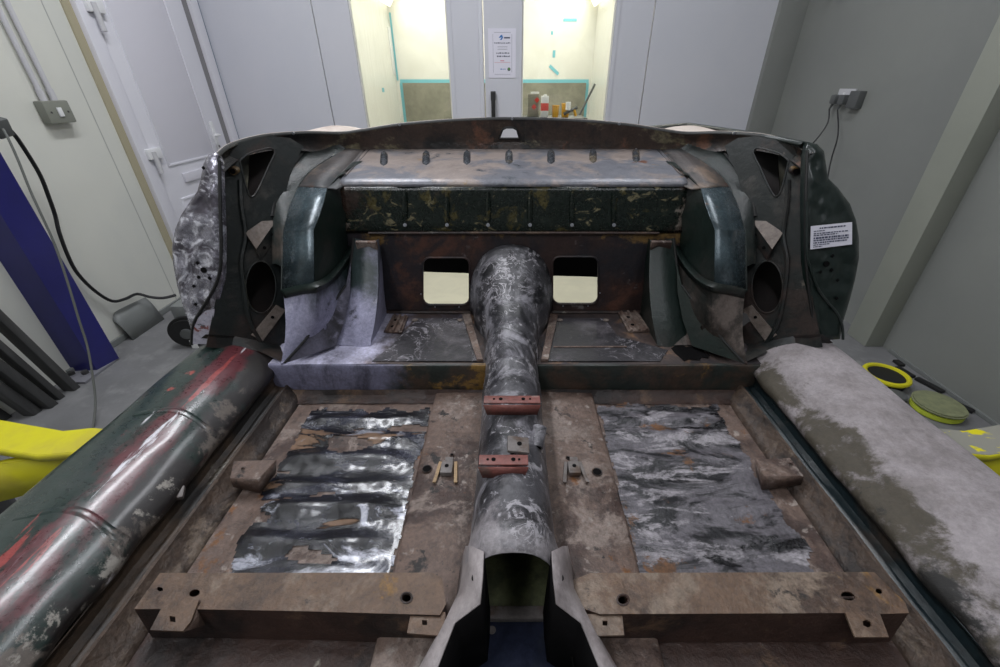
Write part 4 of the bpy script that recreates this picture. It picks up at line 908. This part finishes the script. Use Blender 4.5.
tube('seal_lip', [bp_pl(x, y) + Vector((0, -.013, 0)) for x, y in ((223, 160), (223.5, 200), (224.5, 245), (223, 270), (216, 289), (205, 307), (197, 322), (195, 342))], .0035, M['seal'], bl, n=4, sides=6)
tube('seal_lip', [br_pl(x, y) + Vector((0, -.011, 0)) for x, y in ((804, 200), (804, 250), (808, 268), (817, 290), (834, 311), (839, 324), (840, 337))], .003, M['green'], brp, n=4, sides=6)
tube('post_edge', [br_pl(x, y) + Vector((0, -.008, 0)) for x, y in ((805, 150), (803.5, 200), (804, 262), (811, 319), (818, 341))], .003, M['seal'], brp, n=4, sides=6)
for s in (-1, 1):
    w0 = side([bp_pl(x, y) for x, y in bo[:14]], s) if s < 0 else [br_pl(x, y) for x, y in [(804, 146)] + ro_px[:13]]
    w0 = [p + Vector((-s * .002, .012, 0)) for p in w0]
    loft('rear_wing', [w0, [p + Vector((s * .004, .25, 0)) for p in w0], [p + Vector((0, .7, -.01)) for p in w0], [p + Vector((-s * .02, 1.18, -.06)) for p in w0]], M['green'], CAR, th=.0015, smooth=60)
# paper label on the right post
lbq = [(806.5, 224), (847, 220), (847, 242), (806, 247)]
lq = [br_pl(x, y) + Vector((0, -.0165, 0)) for x, y in lbq]
stick = plate('paper_label', lq, [], .0008, M['paper'], brp); stick['label'] = 'white paper label with small print'
ax_u = (lq[1] - lq[0]).normalized(); ax_v = (lq[0] - lq[3]); ax_v = (ax_v - ax_u * ax_v.dot(ax_u)).normalized(); ax_n = ax_u.cross(ax_v)
LW = (lq[1] - lq[0]).length; LH = (lq[0] - lq[3]).length
rr_ = random.Random(3)
prv, prf = [], []
for k, (v0, v1, dens) in enumerate(((.90, .84, .9), (.78, .74, .35), (.68, .63, .95), (.60, .55, .7), (.50, .42, .98), (.39, .33, .98), (.29, .23, .95), (.19, .15, .5), (.11, .07, .3))):
    u = .06 if k else .2
    end = .94 * dens if k else .85
    while u < end:
        wd = rr_.uniform(.02, .08)
        q = [lq[3] + ax_u * (LW * min(a, end)) + ax_v * (LH * b) + ax_n * .0008 for a, b in ((u, v1), (u + wd, v1), (u + wd, v0), (u, v0))]
        prf.append(tuple(range(len(prv), len(prv) + 4))); prv += q; u += wd + rr_.uniform(.008, .02)
pr_ = mesh('label_print', prv, prf, M['ink'], stick, 0, True); pr_['kind'] = 'stuff'
# ---- quarter panels (behind the posts) with openings, arches, gussets : left traced, right mirrored
qp = Plane([(222, 160, .995), (222, 240, .945), (212, 342, .868), (290, 165, 1.20), (276, 192, 1.115), (272, 262, 1.0), (281, 340, .90)])
qo = [(217, 154), (226, 147), (240, 142), (256, 139), (272, 136), (290, 138), (303, 146), (298, 158), (290, 176), (286, 192), (288, 225), (292, 255), (296, 285), (298, 310), (296, 345), (275, 352), (206, 347), (214, 310), (220, 275), (221, 200)]
tri = [(240, 161), (248, 154), (260, 150), (271, 148), (275, 153), (269, 166), (261, 184), (254, 196), (249, 194), (244, 178)]
oval = ell(261, 287, 15.5, 26, 22)
arch_in = [(336, 177, .46), (327, 189, .46), (313, 230, .46), (314, 286, .46)]
O = {'E0': at(352, 162, X=-.45), 'E1': at(337, 176, X=-.46), 'E2': at(327, 188.5, X=-.46), 'E3': at(313.5, 230, X=-.46), 'E4': at(314, 285, X=-.46),
     'O0': at(332, 157, X=-.52), 'O1': at(311, 171, X=-.55), 'O2': at(298, 187, X=-.56), 'O3': at(283, 231, X=-.56), 'O5': at(282, 291, X=-.56),
     'S0': at(318, 140, X=-.60), 'S1': at(308, 147, X=-.60), 'S2': at(290, 170, X=-.60), 'S3': at(277, 192, X=-.60), 'S4': at(272, 226, X=-.60), 'S5': at(272, 264, X=-.60)}
for s in (-1, 1):
    K = lambda pts: side(pts, s)
    q = plate('quarter_panel', K([qp(*p) for p in qo]), [K([qp(*p) for p in tri]), K([qp(*p) for p in oval])], .003, M['quarter'], CAR)
    for nm, lo in (('triangular_opening_lip', tri), ('oval_opening_lip', oval)):
        tube(nm, K([qp(*p) + Vector((0, -.001, 0)) for p in lo + lo[:1]]), .0022, M['quarter'], q, sides=6, n=2)
    # dark cavity behind the openings
    back = [(232, 145), (290, 140), (282, 190), (278, 260), (284, 330), (225, 335), (228, 240)]
    cav = [qp(*p) + Vector((-.03, .13, -.01)) for p in back]
    plate('inner_cavity', K(cav), [], .002, M['cavity_brown'], q)
    inn = [(277, 152), (267, 172), (256, 196), (262, 202), (284, 172)]
    loft('cavity_web', [K([qp(*p) + Vector((0, .004, 0)) for p in inn[:3]]), K([qp(*p) + Vector((-.012, .07, -.01)) for p in inn[:3]])], M['quarter'], q, th=.002)
    # boss
    c = qp(235, 170) + Vector((.0, -.004, 0)); c = c if s < 0 else mir(c)
    tube('boss', [c + Vector((0, .008, 0)), c + Vector((-s * .004, -.012, 0))], .009, M['bulk'], q, sides=14)
    cyl('boss_hole', c + Vector((-s * .0042, -.0125, 0)), .006, .001, M['black'], q, axis=(-s * .33, -1, 0), bev=0)
    # strengthening fold along door post
    tube('fold', K([qp(x, y) + Vector((0, -.003, 0)) for x, y in ((241, 180), (242, 205), (246, 235), (242, 262), (246, 300), (252, 325), (262, 342))]), .006, M['quarter'], q, n=4, sides=7)
    # stepped bracket with a pale top
    bq = [qp(x, y) for x, y in ((248, 231), (262, 221), (277, 220), (256, 246))]
    bt = [bq[0] + Vector((0, -.012, -.0)), bq[1] + Vector((0, .0, .0)), bq[2] + Vector((0, -.004, 0)), bq[3] + Vector((.012, -.022, 0))]
    sbk = plate('stay_bracket', K(bt), [], .003, M['beige_bare'], q, toward=(0, .9, 1.3))
    fr_ = [bt[3] + Vector((0, 0, -.001)), bt[2] + Vector((0, 0, -.001)), bt[2] + Vector((.002, .0, -.03)), bt[3] + Vector((.002, .004, -.028))]
    plate('bracket_face', K(fr_), [], .003, M['quarter'], sbk)
    for t in (.25, .7):
        c = lp(lp(fr_[0], fr_[1], t), lp(fr_[3], fr_[2], t), .5) + Vector((.003, -.003, 0)); c = c if s < 0 else mir(c)
        cyl('bolt_hole', c, .004, .002, M['black'], sbk, axis=(-s * .6, -1, 0), bev=0, seg=10)
    # pale stiffening bar below the oval
    g = [qp(x, y) + Vector((.002, -.006, 0)) for x, y in ((252, 334), (277, 304), (286, 309), (263, 340))]
    gb = plate('stiffening_bar', K(g), [], .008, M['beige_bare'], q)
    c = qp(273, 316) + Vector((.002, -.0068, 0)); c = c if s < 0 else mir(c); cyl('bolt_hole', c, .004, .0015, M['black'], gb, axis=(-s * .5, -1, 0), bev=0, seg=10)
    # fillet from post foot to sill
    loft('post_foot', [K([qp(x, y) + Vector((.0, -.001, 0)) for x, y in ((206, 334), (235, 336), (262, 341), (286, 346))]), K([at(x, y, Y=Y) for x, y, Y in ((195, 343, .862), (228, 346, .862), (258, 351, .860), (283, 362, .842))])], M['quarter'], q, smooth=60)
    # ---- wheel arch
    ar = loft('wheel_arch', [K([O['E2'],lp(O['E2'], O['E3'], .33) + Vector((.004, -.004, 0)), lp(O['E2'], O['E3'], .66) + Vector((.004, -.004, 0)), O['E3'], lp(O['E3'], O['E4'], .5), O['E4']]),
                           K([lp(O['E2'], O['O2'], .5),lp(lp(O['E2'], O['O2'], .5), lp(O['E3'], O['O3'], .5), .33) + Vector((0, -.004, 0)), lp(lp(O['E2'], O['O2'], .5), lp(O['E3'], O['O3'], .5), .66) + Vector((0, -.004, 0)), lp(O['E3'], O['O3'], .5), lp(lp(O['E3'], O['O3'], .5), lp(O['E4'], O['O5'], .5), .5), lp(O['E4'], O['O5'], .5)]),
                           K([O['O2'],lp(O['O2'], O['O3'], .33) + Vector((-.003, -.003, 0)), lp(O['O2'], O['O3'], .66) + Vector((-.003, -.003, 0)), O['O3'], lp(O['O3'], O['O5'], .5), O['O5']])], M['arch'], CAR, smooth=16, th=.002)
    Et = cr([at(362, 150, Y=1.40), O['E0'], O['E1'], O['E2']], 5); Ot = cr([at(346, 149, Y=1.39), O['O0'], O['O1'], O['O2']], 5)
    loft('arch_crown', [K(Et), K([lp(a_, b_, .5) + Vector((0, 0, .001)) for a_, b_ in zip(Et, Ot)]), K(Ot)], M['crown'], ar, smooth=60, th=.002)
    Lt = cr([Vector((-.435, 1.41, .928)), Vector((-.435, 1.30, .911)), Vector((-.434, 1.16, .891)), Vector((-.43, 1.126, .873))], 5)
    loft('corner_filler', [K(Et), K([lp(a_, b_, .5) + Vector((0, 0, -.006)) for a_, b_ in zip(Et, Lt)]), K(Lt)], M['crown'], ar, smooth=60, th=.002)
    tube('arch_crease', cr(K([O['O0'], O['O1'], O['O2']]), 4) + K([lp(O['O2'], O['O3'], .5), O['O3'], O['O5']]), .003, M['shoulder'], ar, sides=6)
    # inner side face of the arch
    b0 = at(352, 158, Y=1.30); 
    inface = [O['E0'] + Vector((.03, .03, .0)), O['E0'], O['E1'], O['E2'], lp(O['E2'], O['E3'], .5) + Vector((.004, -.004, 0)), O['E3'], O['E4'], at(324, 279, X=-.455), at(336, 268, X=-.452), at(346, 253, X=-.448), at(352, 236, X=-.44), Vector((-.432, 1.12, .80)), Vector((-.432, 1.16, .90))]
    plate('arch_side', K(inface), [], .002, M['arch_in'], ar, toward=(MIR, 1.0, .8))
    # shoulder pressing and strip by the quarter panel
    sh_ = ['S0', 'S1', 'S2', 'S3', 'S4', 'S5']
    oo = ['O0', 'O1', 'O2', 'O3']
    A = cr([at(330, 139, Y=1.385)] + [O[k] for k in sh_], 4); B = cr([at(346, 149, Y=1.39), O['O0'], O['O1'], O['O2'], lp(O['O2'], O['O3'], .5), O['O3'], lp(O['O3'], O['O5'], .6)], 4)
    loft('arch_shoulder', [K(A), K([lp(a, b, .45) + Vector((.0, -.004, .006)) for a, b in zip(A, B)]), K(B)], M['shoulder'], ar, smooth=60)
    tube('shoulder_seam', K([a + Vector((.002, -.004, .002)) for a in A[4:20]]), .0045, M['seal'], ar, sides=6)
    A = A[:21]
    D = [a + Vector((-.035, -.012 - .01 * i / len(A), -.004)) for i, a in enumerate(A)]
    loft('shoulder_strip', [K([a + Vector((0, -.004, 0)) for a in A]), K([lp(a, d, .5) + Vector((.004, -.008, .003)) for a, d in zip(A, D)]), K(D)], M['shoulder'], ar, smooth=60)
    # lower flange of the arch
    fl2 = [at(281, 292, X=-.562), at(297, 288, X=-.51), at(314, 285, X=-.458), at(326, 279, X=-.452), at(337, 268, X=-.449), at(347, 253, X=-.445), at(353, 236, X=-.437)]
    loft('arch_flange', [cr(K([p + Vector((0, 0, .006)) for p in fl2]), 4), cr(K([p + Vector((.012, -.012, .0)) for p in fl2]), 4), cr(K([p + Vector((.010, -.010, -.012)) for p in fl2]), 4)], M['arch_in'], ar, th=.002, smooth=50)
    # panel below the arch
    topc = [p + Vector((.006, -.004, -.008)) for p in fl2[:6]]
    botc = [at(281, 364, z=.514), at(292, 360, z=.514), at(304, 355, z=.514), at(318, 350, z=.514), at(330, 346, z=.514), at(345, 335, z=.514)]
    ua, ub = cr(topc, 4), cr(botc, 4)
    un = loft('arch_foot_panel', [K([lp(a, b, t) + Vector((.01 * math.sin(t * math.pi), -.004 * math.sin(t * math.pi), 0)) for a, b in zip(ua, ub)]) for t in (0, .2, .4, .6, .8, 1)], M['primer_l'] if s < 0 else M['under_r'], CAR, smooth=40)
    tube('seam_edge', K([b + Vector((0, 0, .002)) for b in botc]), .003, M['brown_dark'] if s > 0 else M['primer_l'], un, sides=6)
    if s > 0:
        hp2 = [(722, 313), (734, 310), (748, 313), (752, 320), (744, 326), (730, 322)]
        pl2 = Plane([(722, 313, .93), (752, 313, .915), (735, 326, .905)])
        plate('rust_hole', [pl2(x, y) + Vector((-.012, -.014, .006)) for x, y in hp2], [], .001, M['cavity_brown'], un)
    fwp = Plane([(287, 358, .842), (346, 283, 1.03), (334, 345, .922)])
    fw = plate('foot_web', K([fwp(x, y) + Vector((.010, -.020, .004)) for x, y in ((285, 360), (304, 339), (324, 314), (345, 284), (350, 262), (349, 290), (344, 318), (335, 343), (312, 351))]), [K([fwp(x, y) + Vector((.010, -.020, .004)) for x, y in ell(325, 325, 2, 2.4, 10)])], .004, M['primer_d'] if s < 0 else M['arch_in'], un)
    tube('web_edge', K([fwp(x, y) + Vector((.010, -.022, .006)) for x, y in ((285, 360), (304, 339), (324, 314), (345, 284))]), .003, M['seal'], fw, sides=6)
    # gusset between shelf and bulkhead
    gl = [(354, 238, 1.085), (351, 262, 1.06), (347, 290, 1.02), (341, 320, .965), (334, 345, .925)]
    gm = [(362, 240, 1.08), (360, 262, 1.05), (357, 290, 1.005), (353, 320, .955), (350, 346, .921)]
    gr = [(377, 240, 1.085), (378, 262, 1.055), (378, 290, 1.01), (375, 320, .96), (370, 346, .92)]
    gk = [(379, 238, 1.104), (382, 262, 1.104), (384, 290, 1.104), (386, 308, 1.104), (388, 317, 1.104)]
    rw = []
    for lst in (gl, gm, gr, gk): rw.append(cr(K([at(x, y, Y=Y) for x, y, Y in lst]), 4))
    mid = [lp(a, b, .5) + Vector((0, -.006, .0)) for a, b in zip(rw[1], rw[2])]
    gs = loft('gusset', [rw[0], rw[1], mid, rw[2], rw[3]], M['primer_l'] if s < 0 else M['arch_in'], CAR, smooth=40)
    box('gusset_cap', (lambda p: p if s < 0 else mir(p))(at(367, 246, Y=1.075)), (.055, .012, .03), M['beige_bare'] if 0 else M['brown'], gs, rot=(.2, 0, 0), bev=.004)
    ft = [at(x, y, Y=Y) + Vector((0, -.003, 0)) for x, y, Y in ((339, 327, .955), (372, 326, .952), (371, 345, .921), (333, 344, .926))]
    plate('gusset_foot', K(ft), [], .002, M['primer_l'] if s < 0 else M['under_r'], gs)
    tube('flange_seam', K([at(x, y, Y=Y) for x, y, Y in gl]), .004, M['seal'], gs, n=4, sides=6)
# ---- transmission tunnel
def tring(Y, w, top, base, n=20, skew=0.0):
    r = []
    for k in range(n + 1):
        a = math.pi * k / n
        r.append(Vector((MIR * .4 + math.copysign(abs(math.cos(a)) ** .85, math.cos(a)) * w, Y, base + (top - base) * math.sin(a) ** .75)))
    return r
stn = [(.318, .072, .583, .425), (.345, .0735, .585, .425), (.36, .0745, .587, .425), (.368, .0715, .583, .425), (.40, .068, .579, .425), (.50, .0665, .578, .425), (.60, .0665, .58, .425), (.70, .0665, .585, .425), (.735, .0667, .587, .425), (.742, .069, .592, .425), (.752, .069, .593, .425), (.76, .0665, .590, .425), (.80, .0665, .594, .425), (.835, .0665, .600, .425),
       (.855, .067, .604, .43), (.862, .070, .608, .45), (.874, .070, .611, .45), (.882, .0675, .609, .46), (.92, .069, .622, .47), (.935, .073, .630, .475), (.945, .073, .634, .48), (.955, .071, .635, .48), (.985, .077, .655, .49), (1.02, .086, .678, .50), (1.05, .092, .697, .505), (1.075, .095, .708, .507), (1.095, .100, .716, .508), (1.105, .106, .724, .508)]
rows = []
for Y, wv, tz, bz_ in stn:
    r_ = tring(Y, wv * (1 + .16 * max(0, min(1, (Y - .95) / .06))), tz, bz_)
    rows.append([p + Vector((0, 0, .0015 * noise.noise(Vector((p.x * 20, Y * 14, 0))))) for p in r_])
# denser along Y for bump-free smoothness
tun = loft('transmission_tunnel', rows, M['tunnel'], CAR, th=.002, smooth=60)
tube('tunnel_seam', [at(511, 250, Y=1.085) + Vector((0, -.004, .004)), at(513, 275, Y=1.035), at(514, 297, Y=.995), at(514, 318, Y=.955)], .003, M['tunnel'], tun, n=3, sides=6)
for px, py in ((492, 286), (527, 286)):
    c = at(px, py, Y=1.03); cyl('blanking_disc', c + Vector((0, -.004, .004)), .012, .006, M['tunnel'], tun, axis=((px - 510) * .02, -1, .7), bev=.002)
# cut front opening: splayed side strips
for s in (-1, 1):
    outer = [(466, 546, .50), (464.5, 562, .50), (461, 588, .495), (446, 620, .485), (420, 667, .47), (394, 714, .45)]
    innr = [(483.5, 551.5, .5775), (482.5, 578, .568), (480, 604, .555), (455, 623, .52), (438, 667, .50), (420, 712, .48)]
    a = side([at(x, y, z=z) for x, y, z in outer], s); b = side([at(x, y, z=z) for x, y, z in innr], s)
    midr = [lp(p, q_, .5) + Vector((s * .004, 0, .006)) for p, q_ in zip(a, b)]
    low = [Vector((p.x + s * .014, p.y, FZ + .012)) for p in a]
    fs_ = loft('tunnel_side_flange', [low, a, midr, b], M['tun_front'], CAR, th=.002, smooth=50)
    drop = [p + Vector((-s * .004, .004, -.16)) for p in b]
    loft('tunnel_inner_side', [[p + Vector((0, 0, -.003)) for p in b], drop], M['black'], fs_, th=.002)
    q = at(475, 581, z=.54); q = q if s < 0 else mir(q)
    cyl('bolt_hole', q + Vector((0, 0, .008)), .0045, .002, M['black'], fs_, axis=(s * .6, -.2, 1), bev=0, seg=10)
box('under_shield', (.005, .44, .352), (.20, .17, .006), M['olive'], CAR, bev=.002)
box('cross_plate', (.005, .352, .358), (.20, .02, .012), M['galv'], CAR, bev=.003)
box('gearbox_plate', (.005, .20, .345), (.30, .29, .006), M['navy'], CAR, bev=.002)
loft('tunnel_inner_wall', [[Vector((-.10, .20, .34)), Vector((-.10, .60, .34))], [Vector((-.075, .26, .424)), Vector((-.075, .60, .424))]], M['black'], CAR, th=.002)
loft('tunnel_inner_wall', [[Vector((.11, .20, .34)), Vector((.11, .60, .34))], [Vector((.085, .26, .424)), Vector((.085, .60, .424))]], M['black'], CAR, th=.002)
cyl('plate_washer', at(492, 630, z=.349), .006, .002, M['galv'], CAR, bev=.0005)
# brackets on the tunnel
def tbr(px0, px1, py0, py1, z, name):
    a = at(px0, py0, z=z); b = at(px1, py0, z=z); c = at(px1 - 2, py1, z=z); d = at(px0 + 2, py1, z=z)
    o = box(name, (a + b + c + d) / 4 + Vector((0, .004, -.0015)), ((b - a).length, max(.02, (a - d).length), .003), M['redbr'], tun, bev=.001)
    m_ = (a + b) / 2; yf = d.y + .004
    loft('bracket_lip', [[Vector((a.x, yf - .005, z - .002)), Vector((b.x, yf - .005, z - .002))], [Vector((a.x + .006, yf - .007, z - .022)), Vector((b.x - .006, yf - .007, z - .022))]], M['redbr'], o, th=.003)
    for t in (.18, .3, .7, .82):
        cyl('bracket_hole', Vector((a.x + (b.x - a.x) * t, (a.y + d.y) / 2 + .004, z + .0004)), .0035 if t in (.3, .7) else .002, .0012, M['black'], o, bev=0, seg=10)
    return o
tbr(484, 540, 397, 404, .605, 'tunnel_bracket'); tbr(479, 528, 457, 466, .592, 'tunnel_bracket')
q = at(517, 445, z=.589)
hb = box('handbrake_mount', q + Vector((.002, 0, 0)), (.036, .034, .006), M['galv'], tun, rot=(0, .15, 0), bev=.002)
cyl('mount_hole', q + Vector((.004, 0, .0035)), .004, .001, M['black'], hb, bev=0)
q = at(538, 438, z=.56); tube('handbrake_collar', [q + Vector((-.004, -.012, -.01)), q + Vector((.004, .02, .008))], .013, M['tunnel'], tun, sides=14)
cyl('collar_bore', q + Vector((-.0045, -.0128, -.0105)), .009, .001, M['black'], tun, axis=(-.2, -.85, -.4), bev=0)
box('collar_tab', q + Vector((.0, -.008, -.022)), (.014, .02, .006), M['galv'], tun, rot=(0, .2, .3), bev=.002)
# ---- crossmember, each side, with brackets
def cm_side(s):
    zt = .49
    f = lambda L: zZ(zt, L)
    if s < 0:
        out = [(160, 573), (432, 572.5), (442, 578), (446, 604), (440, 615), (300, 611), (188, 609), (134, 609)]
        holes = [ell(160, 589, 3.2, 2.2, 10, .3), ell(194.5, 593, 5.6, 3.6, 12, -.3), ell(406.5, 598, 5.4, 5.0, 12)]
        tabs = [[(165, 601), (199, 600), (191, 621), (183, 631), (150, 630)], [(411, 612), (445, 612), (444, 636), (407, 633)]]
        th_ = [ell(172.5, 619, 4.4, 3.6, 4, .8), ell(424.5, 622.5, 3.6, 3.4, 4, .8)]
    else:
        out = [(590, 573), (874, 572), (905, 602), (909, 613), (880, 614), (845, 613), (600, 614), (576, 606), (573, 580)]
        holes = [ell(623, 600, 5.8, 5.2, 12), ell(848, 596, 7.2, 4.4, 12, .25), ell(879, 591, 3.6, 2.6, 10, .4)]
        tabs = [[(587, 614), (622, 614), (624, 635), (592, 636)], [(845, 612), (879, 611), (889, 637), (855, 637)]]
        th_ = [ell(605, 623, 3.6, 3.4, 4, .8), ell(867, 623.5, 5.0, 3.8, 6, .5)]
    top = plate('crossmember', f(out), [f(h_) for h_ in holes], .0025, M['brown_warm'], CAR, toward=(0, .3, 5))
    lo = f(out)
    loft('crossmember_skirt', [[p + Vector((0, 0, -.001)) for p in lo + lo[:1]], [Vector((p.x, p.y - (.006 if k in range(3, len(lo)) else 0), FZ + .004)) for k, p in enumerate(lo + lo[:1])]], M['brown_dark'], top, smooth=25)
    for hh in holes[-1:] if s < 0 else holes[:1]:
        w_ = f(hh); tube('hole_rim', w_ + w_[:1], .0018, M['brown_dark'], top, sides=5)
    for k, (tb, hh) in enumerate(zip(tabs, th_)):
        zt2 = zt - .004 if k == (0 if s > 0 else 1) else zt + .004
        fb = lambda L: zZ(zt2, L)
        t_ = plate('seat_tab', fb(tb), [fb(hh)], .003, M['brown_warm'], top, toward=(0, .3, 5))
        w_ = fb(tb)
        c = sum(w_, Vector()) / len(w_)
        loft('tab_web', [[w_[1] + Vector((0, 0, -.002)), w_[-2] + Vector((0, 0, -.002))], [Vector((w_[1].x, w_[1].y, FZ + .02)), Vector((w_[1].x, w_[1].y - .004, FZ + .02))]], M['brown'], t_, th=.002)
for s in (-1, 1): cm_side(s)
# ---- sills
prof = [(.70, .36), (.775, .365), (.80, .40), (.806, .46), (.797, .515), (.782, .540), (.755, .552), (.72, .5555), (.685, .552), (.655, .545), (.63, .534), (.610, .520), (.595, .506), (.588, .496), (.588, .486), (.593, .478)]
def sillp(k, extra=0.0):
    return prof[k]
for s in (-1, 1):
    pf = cr([Vector((x, 0, z)) for x, z in prof], 3)
    rows = []
    for j in range(75):
        y = -.42 + (1.285) * j / 74
        r_ = []
        for p in pf:
            n_ = .0022 * noise.noise(Vector((p.x * 10, y * 6, s * 3))) + (.0035 * noise.noise(Vector((p.x * 25, y * 16, 4))) if p.x < .66 else 0) + (.003 * noise.noise(Vector((p.x * 14, y * 9, 8))) if s > 0 else 0)
            wx = (.012 if s > 0 else 0.0) * max(0, min(1, (p.x - .65) / .1))
            r_.append(Vector((MIR + s * (p.x + wx + n_), y, p.z + n_ * .8 + (.006 if s > 0 and p.x > .62 else 0))))
        rows.append(r_)
    si = loft('sill', rows, M['sill_l'] if s < 0 else M['sill_r'], CAR, smooth=50)
    si['label'] = 'glossy dark green sill with red and maroon paint patches' if s < 0 else 'chalky pale grey primed sill'
    if s < 0:
        for yb in (.62, .395):
            rw = []
            for dy, e in ((-.007, .0), (-.004, .0012), (.004, .0012), (.007, .0)):
                rw.append([Vector((MIR - (p.x * 1), yb + dy + .01 * math.sin(p.x * 40), p.z)) + Vector((-(p.x - .69) * e * 6, 0, e * 1.3)) for p in pf[20:38]])
            loft('weld_band', rw, M['sill_l'], si, smooth=60)
    # inner channel, flange
    ch = [(.593, .480), (.600, .472), (.600, .464), (.598, .452), (.588, .447), (.574, .447), (.5715, .453), (.567, .453), (.562, .444), (.553, .434), (.545, .427), (.532, .4205)]
    cA = ch[:6]; cB = ch[5:]
    for nm, lst, m_ in (('sill_channel', cA, M['channel'] if s > 0 else M['channel_l']), ('inner_flange', cB, M['flange'])):
        rows = []
        for j in range(60):
            y = -.42 + 1.262 * j / 59
            rows.append([Vector((MIR + s * (x + .002 * noise.noise(Vector((x * 20, y * 9, s)))), y, z + .002 * noise.noise(Vector((x * 30, y * 12, s + 2))))) for x, z in lst])
        ob = loft(nm, rows, m_, si, smooth=22, th=.002)
    # seat bracket on the inner flange
    tq = [(234, 461), (276, 460), (258, 479), (230, 478)] if s < 0 else [(756, 459.5), (790, 458), (804, 476), (764, 476)]
    w_ = zZ(.462, tq)
    hq = ell(243, 469, 2.2, 1.6, 8) if s < 0 else ell(791, 465, 2.6, 1.8, 8)
    tb = plate('seat_rail_tab', w_, [zZ(.462, hq)], .003, M['brown'], si, toward=(0, .5, 5))
    if s < 0: loft('tab_web', [[w_[1], w_[2], w_[3]], [Vector((w_[1].x - .012, w_[1].y, FZ + .004)), Vector((w_[2].x - .004, w_[2].y - .004, FZ + .008)), Vector((w_[3].x, w_[3].y - .002, FZ + .02))]], M['brown'], tb, th=.002)
    else: loft('tab_web', [[w_[0], w_[3], w_[2]], [Vector((w_[0].x + .012, w_[0].y, FZ + .004)), Vector((w_[3].x + .004, w_[3].y - .004, FZ + .008)), Vector((w_[2].x, w_[2].y - .002, FZ + .02))]], M['brown'], tb, th=.002)
    cz = at(263 if s < 0 else 772, 378, z=.475)
    tube('jacking_pin', [cz + Vector((0, .01, -.005)), cz + Vector((s * -.01, -.02, .005))], .006, M['silver'] if s > 0 else M['brown_dark'], si, sides=8)
# clip on the right channel, clip at left
q = at(843, 474, z=.48); box('sill_clip', q, (.018, .014, .012), M['beige_bare'], CAR, rot=(.3, .2, .4), bev=.003)
q = at(179, 493, z=.485); box('sill_clip', q, (.016, .022, .012), M['galv'], CAR, rot=(.3, .2, .4), bev=.003)
